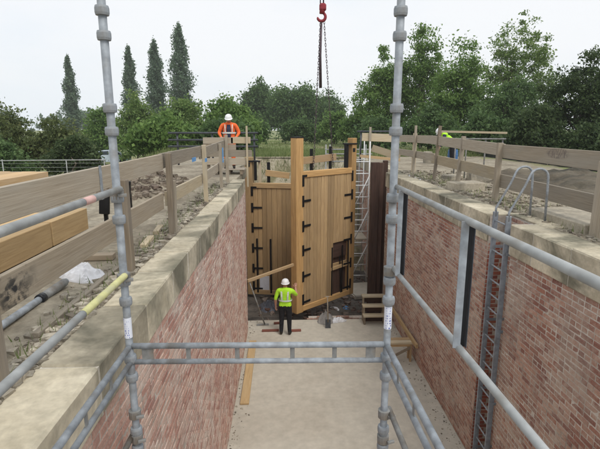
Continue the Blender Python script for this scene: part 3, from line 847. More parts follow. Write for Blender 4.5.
for y0, y1, za, zb, h, mt in ((.3, 6.1, .585, .58, .215, 'painted_board'), (6.3, 9.0, .57, .54, .2, 'pale_board'), (9.12, 12.6, .56, .62, .2, 'grey_board')):
    beam('board', (FX - .005, y0, za - h / 2), (FX - .005, y1, zb - h / 2), .038, h, M[mt], fl, (0, 0, 1), .004)
beam('steel_strip', (FX + .024, 4.05, .80), (FX + .024, 4.05, 1.10), .05, .006, M['galv'], fl, (1, 0, 0), .001)
for (px, py, X_, w) in ((194, 159.5, FX + .03, .16), (206, 160, FX + .14, .1)):
    q = on_x(px, py, X_)
    beam('blue_tape', q + Vector((0, -w, 0)), q + Vector((0, w, 0)), .012, .07, M['blue_tape'], fl, (0, 0, 1), .002)
beam('blue_tape', (FX + .13, 11.35, .62), (FX + .13, 11.35, .98), .03, .01, M['blue_tape'], fl, (0, -1, 0), .002)
fc = barrier('timber_fence', (-1.7, 14, 0), 'short board fence across the bank in front of the orange jacket')
for (xa, xb, ya, yb, h, mt) in ((203, 233, 137.5, 144, .19, 'old_board'), (231, 250.5, 137, 143.5, .19, 'pale_board'), (205, 252, 150, 157, .2, 'grey_board'), (203, 236, 144.5, 150, .17, 'post_wood'), (203, 246, 158, 165, .2, 'old_board')):
    a_, b_ = on_y(xa, (ya + yb) / 2, 14.0), on_y(xb, (ya + yb) / 2, 14.0)
    beam('board', a_, b_, .038, h, M[mt], fc, (0, 0, 1), .004)
q = on_y(246.5, 126, 13.94)
beam('post', (q.x, 13.94, -.3), (q.x, 13.94, q.z), .055, .055, M['pale_board'], fc, (0, -1, 0), .004)
q = on_y(226, 136, 13.94)
beam('post', (q.x, 13.94, -.3), (q.x, 13.94, q.z), .09, .06, M['grey_board'], fc, (0, -1, 0), .004)
q = on_y(207, 138, 13.94)
beam('post', (q.x, 14.06, -.3), (q.x, 14.06, q.z), .09, .06, M['post_wood'], fc, (0, -1, 0), .004)

fr = barrier('timber_fence', (4.25, 9, 0), 'long timber board fence along the right bank behind the ladder hoops')
RX_ = 4.30
M['stencil_board'] = wood('stencil_board', (.30, .245, .175), (.50, .43, .33), (.40, .37, .31), worn_amt=.6)
t = M['stencil_board'].node_tree; b = t.nodes['Principled BSDF']
src = b.inputs['Base Color'].links[0].from_socket
pos = N(t, 'NewGeometry').outputs['Position']; q = on_x(557.5, 153.5, RX_ - .02)
rel = N(t, 'VectorMath', operation='SUBTRACT'); t.links.new(pos, rel.inputs[0]); rel.inputs[1].default_value = q
msk = N(t, 'VectorMath', operation='LENGTH'); t.links.new(mapping(t, rel.outputs[0], (.1, 3.0, 11.0)), msk.inputs[0])
near = ramp(t, msk.outputs['Value'], [(.75, (1, 1, 1)), (1.0, (0, 0, 0))])
sm = ramp(t, noise(t, mapping(t, pos, (1, 26, 9)), 1.6, 3, .6, .8), [(.42, (0, 0, 0)), (.55, (1, 1, 1))])
t.links.new(mix(t, math_n(t, 'MULTIPLY', mix(t, 1.0, near, sm, 'MULTIPLY'), .75), src, (.12, .095, .09)), b.inputs['Base Color'])
for y, zt, w, t, mt in ((5.86, 1.0, .13, .16, 'old_board'), (8.9, 1.16, .10, .09, 'old_board'), (11.0, 1.26, .10, .07, 'grey_board'), (12.75, 1.52, .08, .08, 'post_wood'),
                        (14.8, 1.55, .07, .07, 'grey_board'), (17.9, 1.45, .08, .08, 'grey_board'), (15.4, 1.3, .11, .12, 'pale_board'), (2.6, 1.15, .1, .1, 'old_board')):
    lean = random.uniform(-.03, .06)
    side = -.075 if y != 15.4 else .09
    beam('post', (RX_ + side, y, gz(RX_, y) - .3), (RX_ + side + (.10 if 10 < y < 13.5 else .02), y + lean, zt), w, t, M[mt], fr, (0, 1, 0), .006)
for y0, y1, za, zb, h, mt in ((1, 8.98, 1.10, 1.13, .26, 'stencil_board'), (8.85, 13.4, 1.14, 1.25, .24, 'grey_board'), (13.3, 18.2, 1.25, 1.22, .24, 'grey_board')):
    beam('board', (RX_, y0, za - h / 2), (RX_, y1, zb - h / 2), .04, h, M[mt], fr, (0, 0, 1), .004)
for y0, y1, za, zb, h, mt in ((1, 9.1, .50, .55, .26, 'grey_board'), (9.05, 13.2, .66, .72, .25, 'pale_board'), (13.0, 18.0, .75, .72, .22, 'grey_board')):
    beam('board', (RX_ + .004, y0, za - h / 2), (RX_ + .004, y1, zb - h / 2), .04, h, M[mt], fr, (0, 0, 1), .004)
fd = barrier('timber_fence', (4.0, 20, 0), 'far short fence of pale boards above the tube scaffold tower')
for (x0, y0, x1, y1, h, mt, dy) in ((362, 137, 400, 138.5, .34, 'pale_board', 0), (372, 148, 400, 157, .3, 'pale_board', .05), (360, 156, 400, 160, .12, 'new_timber', -.1)):
    beam('board', on_y(x0, y0, 20 + dy), on_y(x1, y1, 20 + dy), .04, h, M[mt], fd, (0, 0, 1), .004)
q = on_y(370.5, 127, 19.93)
beam('post', (q.x, 19.93, -.4), (q.x, 19.93, q.z), .09, .06, M['grey_board'], fd, (0, -1, 0), .004)
q = on_y(397, 130, 19.93)
beam('post', (q.x, 19.93, -.3), (q.x, 19.93, q.z), .1, .06, M['grey_board'], fd, (0, -1, 0), .004)

def guard(name, label, Y, x0, x1, rows, posts, mat, r=.026):
    th = thing(name, on_y((x0 + x1) / 2, 150, Y), label, 'guard rail', 'steel guard rails')
    for py in rows:
        tube('rail', [on_y(x0, py, Y), on_y(x1, py, Y)], r, M[mat], th, 8)
    for px in posts:
        q = on_y(px, rows[0] - 1, Y + .06)
        tube('post', [(q.x, q.y, gz(q.x, q.y) - .1), q], r, M[mat], th, 8)
    return th
guard('tube_guard_rail', 'dark three-tube guard rail behind the orange-jacketed worker', 19.0, 168, 258, (133, 140, 146.5), (177, 212, 254), 'dark_steel', .04)
guard('tube_guard_rail', 'dark single tube rail beside the crane chains, over the far short fence', 21.5, 357, 398, (131.5,), (361, 394), 'dark_steel', .04)
g3 = guard('tube_guard_rail', 'guard rail of pale board on short steel posts above the long right fence', 13.5, 447, 506, (139,), (456, 467, 486, 503), 'galv_dull', .022)
beam('board', on_y(440, 131.5, 13.45), on_y(507, 133, 13.45), .05, .06, M['pale_board'], g3, (0, 0, 1), .004)
# thin wire safety fence far left
wf = thing('wire_fence', on_y(50, 170, 18), 'thin pale wire fence along the foot of the left bushes', 'fence')
for py0, py1 in ((160.8, 159.4),):
    tube('top_tube', [on_y(-25, 161, 18), on_y(106, 159.8, 18)], .02, M['galv_rail'], wf, 8)
for px in (-20, 2, 66, 104):
    q = on_y(px, 159.5, 18)
    tube('post', [(q.x, q.y, gz(q.x, q.y) - .1), q], .02, M['galv_rail'], wf, 8)
for py in range(164, 196, 4):
    tube('wire', [on_y(-25, py, 18), on_y(106, py - 1, 18)], .005, M['galv_rail'], wf, 4)

# ================================================================== THINGS ON THE LEFT BANK
def stack(name, label, x0, x1, y0, y1, z0, layers, t, mat, n, seed, group=None):
    th = thing(name, ((x0 + x1) / 2, (y0 + y1) / 2, z0), label, 'timber stack', group)
    rr = random.Random(seed); w = (x1 - x0) / n
    for yy in (y0 + .35, (y0 + y1) / 2, y1 - .3):
        beam('bearer', (x0 - .05, yy, z0 + .04), (x1 + .04, yy, z0 + .04), .09, .08, M['post_wood'], th, (0, 0, 1), .004)
    for l in range(layers):
        for i in range(n):
            a_ = rr.uniform(-.06, .06)
            beam('plank', (x0 + w * (i + .5), y0 + a_, z0 + .08 + t * (l + .5)), (x0 + w * (i + .5), y1 + a_ + rr.uniform(-.05, .03), z0 + .08 + t * (l + .5)), w - .006, t - .003, M[mat], th, (0, 0, 1), .004)
    return th
s1 = thing('timber_stack', (-3.0, 4, gz(-3, 4)), 'stack of orange-brown shuttering baulks lying behind the left fence', 'timber stack')
zb_ = gz(-2.9, 4) + .10
for yy in (1.2, 3.4, 5.6):
    beam('bearer', (-3.65, yy, zb_ - .055), (-2.62, yy, zb_ - .055), .1, .10, M['post_wood'], s1, (0, 0, 1), .004)
for (ya, yb) in ((.2, 3.62), (3.64, 5.25), (5.27, 6.25)):
    beam('baulk', (-2.76, ya, zb_ + .145), (-2.76, yb - .012, zb_ + .145), .12, .29, M['ply'], s1, (0, 0, 1), .006)
for i in range(3):
    beam('baulk', (-2.97 - i * .25, .3 - .1 * i, zb_ + .14), (-2.97 - i * .25, 6.1 - .15 * i, zb_ + .14), .24, .28, M['ply'], s1, (0, 0, 1), .006)
stack('timber_stack', 'low stack of pale yellow planks seen over the left fence top', -6.9, -4.75, 7.6, 9.4, gz(-5.5, 8.5) + .02, 5, .11, 'new_timber', 8, 5)
bi = thing('gate_iron', (-2.6, 6.5, gz(-2.6, 6.5)), 'black iron gate collars standing by the end of the orange baulks', 'ironwork')
for (px, y0, y1, Y, w) in ((104.5, 196, 214, 6.5, .14), (128.5, 183, 198, 6.7, .06)):
    p0, p1 = on_y(px, y1, Y), on_y(px, y0, Y)
    beam('collar', p0, p1, w, .05, M['black_iron'], bi, (0, -1, 0), .006)
    beam('collar', p1 + Vector((-.09, 0, 0)), p1 + Vector((w * .5, 0, 0)), .05, .05, M['black_iron'], bi, (0, 0, 1), .006)
    beam('collar_foot', (p0.x, Y + .05, gz(p0.x, Y) - .02), p0 + Vector((0, .05, .05)), .05, .05, M['black_iron'], bi, (0, -1, 0), .004)

# steel pipe with black sleeve lying along the foot of the fence, plastic sack at its end
pa, pb = on_z(-6, 325, .05), on_z(66, 281, .05)
pp = thing('steel_pipe', (pa + pb) / 2 - Vector((0, 0, .05)), 'long grey pipe with a black sleeve lying on the dirt below the left fence', 'pipe')
pa.z = gz(pa.x, pa.y) + .035; pb.z = gz(pb.x, pb.y) + .035
tube('pipe', [pa, pb], .028, M['galv'], pp, 12)
tube('sleeve', [pa.lerp(pb, .56), pa.lerp(pb, .62)], .042, M['plastic_black'], pp, 12)
tube('collar', [pa.lerp(pb, .62), pa.lerp(pb, .97)], .037, M['galv_dull'], pp, 12)
def crumple(name, c, size, mat, seed, label, cat, group=None, nseg=18, sharp=.35):
    V, F = [], []
    n = nseg
    for i in range(n + 1):
        for j in range(n + 1):
            u, v_ = i / n * 2 - 1, j / n * 2 - 1
            r_ = max(abs(u), abs(v_)); e = math.hypot(u, v_) + 1e-6
            edge = 1 + .25 * mnoise.noise(Vector((u * 2 + seed, v_ * 2, 1)))
            x, y = u * r_ / e * edge, v_ * r_ / e * edge
            h = (1 - r_ ** 2) * (.6 + .7 * abs(mnoise.noise(Vector((u * 2.2, v_ * 2.2, seed)))) + sharp * abs(mnoise.noise(Vector((u * 6, v_ * 6, seed + 3)))))
            V.append((x * size[0], y * size[1], h * size[2] + .004))
    for i in range(n):
        for j in range(n):
            a = i * (n + 1) + j; F.append((a, a + n + 1, a + n + 2, a + 1))
    o = put(name, mesh_of(name, V, F, mat), Matrix.Translation(Vector(c)) @ Matrix.Rotation(seed * 1.3, 4, 'Z'))
    return tag(o, label, cat, group)
q = on_z(84, 276, 0)
crumple('plastic_sack', (q.x, q.y, gz(q.x, q.y) - .01), (.30, .17, .16), M['plastic_white'], 2, 'crumpled white plastic sack on the dirt at the end of the pipe', 'sack')
q = on_z(40, 252, .0)
ba, bb = on_z(35, 334, .02), on_z(122, 263, .02)
ba.z = gz(ba.x, ba.y) + .02; bb.z = gz(bb.x, bb.y) + .02
bt = beam('timber_batten', ba, bb, .055, .04, M['grey_board'], None, (0, 0, 1), .004)
tag(bt, 'thin grey-brown batten lying on the stony dirt along the left coping', 'batten')
q = on_z(101, 259, 0)
ob = beam('timber_offcut', (q.x - .18, q.y, gz(q.x, q.y) + .035), (q.x + .14, q.y + .02, gz(q.x, q.y) + .035), .12, .06, M['post_wood'], None, (0, 0, 1), .004)
tag(ob, 'small brown timber offcut on the dirt past the white sack', 'offcut')
q = on_z(150, 246, 0)
for i, (px, py, l) in enumerate(((147, 243, .5), (158, 230, .45))):
    q = on_z(px, py, 0); zq = gz(q.x, q.y) + .03
    o = beam('timber_offcut', (q.x + .03, q.y - l / 2, zq), (q.x - .02, q.y + l / 2, zq), .08, .05, M['pale_board'], None, (0, 0, 1), .004)
    tag(o, ('pale offcut on the dirt just past the nearest fence post', 'pale offcut on the dirt beside the second fence post')[i], 'offcut', 'offcuts')

# loose stones and gravel, far too many to count
def pebbles(name, n, fx, mat, label, smin, smax):
    V = np.zeros((n * 8, 3)); F = np.zeros((n * 6, 4), int)
    base, bf = box_verts(1, 1, 1); base = np.array(base); bf = np.array(bf)
    for i in range(n):
        x, y, z = fx(); s = smin + (smax - smin) * RNG.random() ** 3
        b_ = base * (.55 + .6 * RNG.random((8, 3))) * np.array([s, s * (.6 + .6 * RNG.random()), s * .65])
        a = RNG.random() * 6.28; ca, sa = math.cos(a), math.sin(a)
        b_ = b_ @ np.array([[ca, sa, 0], [-sa, ca, 0], [0, 0, 1]])
        V[i * 8:i * 8 + 8] = b_ + np.array([x, y, z + s * .12]); F[i * 6:i * 6 + 6] = bf + i * 8
    o = put(name, np_mesh(name, V, F, mat)); o['kind'] = 'stuff'; o['label'] = label; o['category'] = 'stones'
M['pebble'] = stone('pebble', (.20, .18, .14), (.44, .39, .31), (.16, .13, .10), 4, per_piece=.8)
def fx1():
    y = 1.0 + 11.5 * RNG.random() ** 1.4; x = -1.50 - abs(RNG.normal(0, .15)) ; return x, y, gz(x, y)
pebbles('gravel', 2600, fx1, M['pebble'], 'loose stones and mortar crumbs along the back of the left coping', .015, .085)
def fx2():
    y = 4 + 12 * RNG.random(); x = 3.98 + abs(RNG.normal(0, .8)); return x, y, gz(x, y)
pebbles('gravel', 2200, fx2, M['pebble'], 'loose stones scattered over the dirt of the right bank', .015, .11)
M['pit_rubble2'] = stone('pit_rubble2', (.16, .13, .10), (.32, .27, .21), (.12, .09, .07), 3, per_piece=.7)
def fx3():
    a = RNG.random() * 6.28; r_ = RNG.random() ** .6; x = -3.1 + .9 * r_ * math.cos(a); y = 10.6 + 2.0 * r_ * math.sin(a); return x, y, gz(x, y)
pebbles('rubble', 1300, fx3, M['pit_rubble2'], 'heap of broken stone and dirt behind the left fence', .03, .14)
def fx4():
    x = -1.0 + 4.6 * RNG.random(); y = 14.3 + 6 * RNG.random(); return x, y, PIT_Z
M['pit_rubble'] = stone('pit_rubble', (.09, .075, .06), (.24, .20, .17), (.15, .07, .05), 3, per_piece=.8)
pebbles('rubble', 900, fx4, M['pit_rubble'], 'dark broken brick and mud on the floor of the gate pit', .03, .22)

def fx5():
    x = XL + .02 + abs(RNG.normal()) * .12 if RNG.random() < .5 else XR - .02 - abs(RNG.normal()) * .15
    return x, 7 + 7 * RNG.random(), FLOOR_Z
pebbles('debris', 420, fx5, M['pebble'], 'mortar crumbs and grit along the foot of both chamber walls', .010, .042)
# added black sheet on stakes, painting the deep shade under the trees
sh_ = thing('shade_sheet', (8.6, 9, gz(8.6, 9)), 'low black sheet standing for the shade under the dark trees on the right', 'shade sheet')
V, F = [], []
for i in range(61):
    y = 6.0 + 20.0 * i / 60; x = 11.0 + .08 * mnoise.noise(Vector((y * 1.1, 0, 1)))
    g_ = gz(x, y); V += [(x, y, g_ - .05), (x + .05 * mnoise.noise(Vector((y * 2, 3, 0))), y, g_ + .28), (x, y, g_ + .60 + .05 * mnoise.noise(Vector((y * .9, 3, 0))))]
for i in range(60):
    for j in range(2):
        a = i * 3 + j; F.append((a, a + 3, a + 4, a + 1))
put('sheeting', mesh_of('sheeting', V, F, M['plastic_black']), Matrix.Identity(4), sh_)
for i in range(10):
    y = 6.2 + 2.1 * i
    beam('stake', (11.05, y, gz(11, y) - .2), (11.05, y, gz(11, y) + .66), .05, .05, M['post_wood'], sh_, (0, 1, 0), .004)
# stone blocks waiting on the right bank
for i, (px, py, s, rz) in enumerate(((462, 191, (.75, .5, .22), .2), (478, 181, (.7, .45, .25), -.1), (425, 163, (.32, .25, .5), .1), (449, 180, (.5, .4, .15), .5))):
    q = on_z(px, py, .0); zq = gz(q.x, q.y)
    o = slab('stone_block', (q.x + .2, q.y + .3, zq + s[2] / 2 - .02), s, M['slab_stone'], None, rz, .02, .008)
    tag(o, ('largest pale stone block lying flat just behind the right coping', 'pale stone block against the lower boards of the right fence', 'upright squared stone stump behind the far part of the right fence', 'thin flat stone between the right coping and the leaning posts')[i], 'stone block', 'squared stones on the right bank')

# ================================================================== THINGS IN THE CHAMBER
def floor_pt(px, py): return on_z(px, py, FLOOR_Z)
a_, b_ = floor_pt(253, 342), floor_pt(244.5, 405)
o = beam('timber_plank', a_ + Vector((0, 0, .03)), b_ + Vector((0, 0, .03)), .20, .05, M['ply'], None, (0, 0, 1), .006)
tag(o, 'long orange-tan plank lying on the floor along the left wall', 'plank')
for i, (x0, y0, x1, y1, mt) in enumerate(((262, 331.5, 279, 331, 'pile_wood'), (289, 331.5, 301, 331, 'pile_wood'), (274, 324, 283, 323.5, 'red_batten'))):
    if 'red_batten' not in M: M['red_batten'] = wood('red_batten', (.12, .045, .035), (.26, .10, .07))
    a_, b_ = floor_pt(x0, y0), floor_pt(x1, y1)
    o = beam('timber_batten', a_ + Vector((0, 0, .03)), b_ + Vector((0, 0, .03)), .09, .05, M['red_batten'], None, (0, 0, 1), .004)
    tag(o, ('reddish batten on the floor left of the yellow-vested worker', 'reddish batten on the floor right of the worker\'s boots', 'short red batten on the floor behind the worker')[i], 'batten', 'battens at the worker\'s feet')
# raking brace between wall and gate, and the steel prop under it
pA, pB = on_y(248.5, 280.5, 13.5), on_v(288.5, 265, GA, GB)
pB = Vector((GA[0] - .02, GA[1] - .12, pB.z))
pA = on_y(247.5, 281, 13.5)
o = beam('timber_brace', pA, pB, .07, .09, M['new_timber'], None, (0, 0, 1), .004)
tag(o, 'light timber brace running from the left wall to the gate post', 'brace')
pf_ = floor_pt(265, 325)
pr = thing('steel_prop', pf_, 'thin leaning steel prop with a foot plate under the timber brace', 'prop')
tube('prop_tube', [pf_, pA.lerp(pB, .04) - Vector((0, 0, .06))], [.024, .019], M['galv_dull'], pr, 10)
beam('foot_plate', pf_ + Vector((-.27, 0, .012)), pf_ + Vector((.12, .02, .012)), .12, .018, M['galv_dull'], pr, (0, 0, 1), .002)
# timber steps
s0 = floor_pt(364.5, 326); s1_ = floor_pt(385.5, 326)
stp = thing('timber_steps', (s0 + s1_) / 2, 'rough timber steps of three pale treads by the dark vertical timbers', 'steps')
W_ = s1_.x - s0.x
for i in range(3):
    yy = s0.y + .02 + .16 * i; zz = FLOOR_Z + .30 + .27 * i
    beam('tread', (s0.x - .03, yy + .12, zz), (s1_.x + .05, yy + .12, zz), .24, .05, M['pale_board'], stp, (0, 0, 1), .004)
    beam('riser', (s0.x + .03, yy + .26, zz - .16), (s1_.x - .03, yy + .26, zz - .16), .03, .2, M['pile_wood'], stp, (0, 0, 1), .003)
for x in (s0.x + .02, s1_.x - .02):
    for i in range(3):
        yy = s0.y + .14 + .16 * i
        beam('stringer', (x, yy, FLOOR_Z), (x, yy, FLOOR_Z + .275 + .27 * i), .05, .10, M['post_wood'], stp, (0, 1, 0), .004)
# trestle with a board along the wall
tr0 = floor_pt(410.5, 361)
ts = thing('trestle', (tr0.x - .3, tr0.y, FLOOR_Z), 'low timber trestle with pale top against the right wall foot', 'trestle')
tx1, ty = tr0.x + .02, tr0.y
for dx, mt in ((0, 'pale_board'), (.0, 'new_timber')):
    yy = ty + (.0 if mt == 'pale_board' else .16)
    beam('top_board', (tx1 - .68, yy, FLOOR_Z + .55 - (.0 if mt == 'pale_board' else 0)), (tx1, yy, FLOOR_Z + .55), .145, .06, M[mt], ts, (0, 0, 1), .004)
beam('top_rail', (tx1 - .66, ty - .02, FLOOR_Z + .48), (tx1 - .02, ty - .02, FLOOR_Z + .48), .04, .08, M['new_timber'], ts, (0, 0, 1), .003)
for x, y in ((tx1 - .04, ty - .02), (tx1 - .62, ty - .02), (tx1 - .04, ty + .18), (tx1 - .62, ty + .18)):
    beam('leg', (x, y, FLOOR_Z), (x, y, FLOOR_Z + .52), .05, .06, M['new_timber'], ts, (0, -1, 0), .003)
beam('cross_brace', (tx1 - .6, ty - .05, FLOOR_Z + .12), (tx1 - .06, ty - .05, FLOOR_Z + .42), .025, .07, M['post_wood'], ts, (0, 0, 1), .003)
a_, b_ = on_x(417, 346.5, 3.40), on_x(391, 307, 3.36)
o = beam('timber_plank', a_, b_, .06, .11, M['ply'], None, (0, 0, 1), .004)
tag(o, 'long orange timber leaning along the right wall from steps to trestle', 'plank')
# debris by the sill
for i, (px, py, s, mt, nm, lb) in enumerate((
        (325, 314, (.30, .26, .34), 'grey_cloth', 'sack', 'grey slumped sack on the pit edge below the hanging gate leaf'),
        (335, 306, (.30, .16, .10), 'plastic_white', 'plastic_sheet', 'small white plastic sheet in the pit past the grey sack'),
        (336, 315, (.34, .14, .16), 'plastic_white', 'paper_sack', 'white paper sack on the pit edge right of the grey sack'),
        (269, 303, (.62, .40, .22), 'plastic_sheen', 'plastic_sheet', 'dark shiny plastic sheeting heaped at the foot of the far leaf'),
        (346, 305, (.12, .10, .12), 'blue_tape', 'rag', 'small blue rag on the dark pit rubble'),
        (320, 316, (.12, .08, .10), 'blue_tape', 'rag', 'blue rag beside the spade on the pit edge'))):
    if 'grey_cloth' not in M:
        M['grey_cloth'] = plain('grey_cloth', (.25, .235, .22), .8, 0, .25, 5)
        M['plastic_sheen'] = plain('plastic_sheen', (.10, .11, .135), .25, 0, .3, 4)
    ztop = PIT_Z if py < 310 else FLOOR_Z
    q = on_z(px, py + 3, ztop)
    if ztop == FLOOR_Z: q.y = max(q.y, 13.6); q.y = min(q.y, 13.85)
    crumple(nm, (q.x, q.y, ztop + (.0 if ztop == FLOOR_Z else -.02)), s, M[mt], i + 3, lb, nm.replace('_', ' '))
# spade stuck by the edge
q = floor_pt(328, 328)
sp = thing('spade', q, 'spade standing upright by the pit edge right of the worker', 'spade')
tube('shaft', [q + Vector((0, 0, .2)), q + Vector((-.02, .12, 1.0))], .018, M['post_wood'], sp, 8)
beam('blade', q + Vector((0, -.01, .0)), q + Vector((0, .03, .28)), .17, .012, M['dark_steel'], sp, (0, -1, .1), .004)
beam('grip', q + Vector((-.08, .12, 1.0)), q + Vector((.04, .12, 1.0)), .03, .03, M['post_wood'], sp, (0, 0, 1), .004)
# low broken brick upstand along the pit edge
bu = thing('brick_upstand', (2.0, 14.3, PIT_Z), 'low broken brick sill behind the white sacks under the gate', 'brick sill')
rr = random.Random(3)
bvs = [mesh_of('brick', *SHAPES['s'][k], M['brick_r']) for k in range(3)]
slab('core', (2.05, 14.62, PIT_Z + .27), (2.5, .22, .5), M['mortar'], bu, 0, .01)
for r_ in range(8):
    for i in range(11):
        if r_ > 5 and rr.random() < .4: continue
        put('brick', rr.choice(bvs), Matrix.Translation((.85 + i * .225 + (.11 if r_ % 2 else 0), 14.50 - rr.uniform(0, .01), PIT_Z + .04 + r_ * .075)) @ NF, bu)
# dark vertical timbers at the quoin
vt = thing('quoin_timbers', on_y(378, 296, 16.0), 'bundle of dark brown vertical timbers standing at the end of the red wall', 'timbers')
for i, (x0, x1, yo, top) in enumerate(((370.5, 378.5, .0, 162.5), (378.5, 383.5, .10, 163), (383.5, 388, .22, 161))):
    a_, b_ = on_y(x0, 200, 15.9), on_y(x1, 200, 15.9)
    zt = on_y(375, top, 15.9).z
    beam('timber', ((a_.x + b_.x) / 2, 15.95 + yo, PIT_Z), ((a_.x + b_.x) / 2, 15.95 + yo, zt), (b_.x - a_.x) - .006, .2, M['pile_wood'], vt, (0, -1, 0), .012)
# light tube tower behind the gate
tw = thing('scaffold_tower', (3.2, 19.6, PIT_Z), 'pale tube scaffold tower in the pit between gate leaf and dark timbers', 'scaffold')
tX0, tX1 = on_y(353.5, 200, 19.2).x, on_y(368.5, 200, 19.2).x
zT = on_y(360, 150, 19.2).z
for x, y in ((tX0, 19.2), (tX1, 19.2), (tX0, 20.6), (tX1, 20.6)):
    tube('standard', [(x, y, PIT_Z), (x, y, zT + (.35 if x == tX1 else 0))], .025, M['tower_tube'], tw, 8)
z = PIT_Z + .5
k = 0
while z < zT:
    for y in (19.2, 20.6):
        tube('rung', [(tX0, y, z), (tX1, y, z)], .024, M['tower_tube'], tw, 8)
    if k % 3 == 0 and z + 1.5 < zT:
        tube('brace', [(tX0, 19.17, z), (tX1, 19.17, z + 1.4)], .024, M['tower_tube'], tw, 8)
        tube('brace', [(tX1, 20.6, z), (tX1, 19.2, z + 1.4)], .024, M['tower_tube'], tw, 8)
    z += .5; k += 1
beam('platform', (tX0, 19.9, on_y(360, 238, 19.5).z), (tX1, 19.9, on_y(360, 238, 19.5).z), 1.3, .05, M['grey_board'], tw, (0, 0, 1), .004)
o = slab('stone_slab', (3.25, 18.3, PIT_Z + .12), (1.2, 1.5, .2), M['floor'], None, .25, .03, .02)
tag(o, 'pale concrete slab in the pit at the foot of the tube tower', 'slab')
# hand-rail frame behind the near leaf, on the far bank
hr = thing('tube_guard_rail', on_y(345, 160, 21.0), 'bright steel tube handrails beyond the heel post of the hanging leaf', 'guard rail', 'steel guard rails')
for py in (149.5, 154, 161.5):
    tube('rail', [on_y(325, py, 22.6), on_y(372, py, 22.6)], .03, M['galv_rail'], hr, 8)
for px in (326, 330, 360, 366):
    q = on_y(px, 144.5, 22.6); tube('post', [(q.x, q.y, -4.0), q], .03, M['galv_rail'], hr, 8)

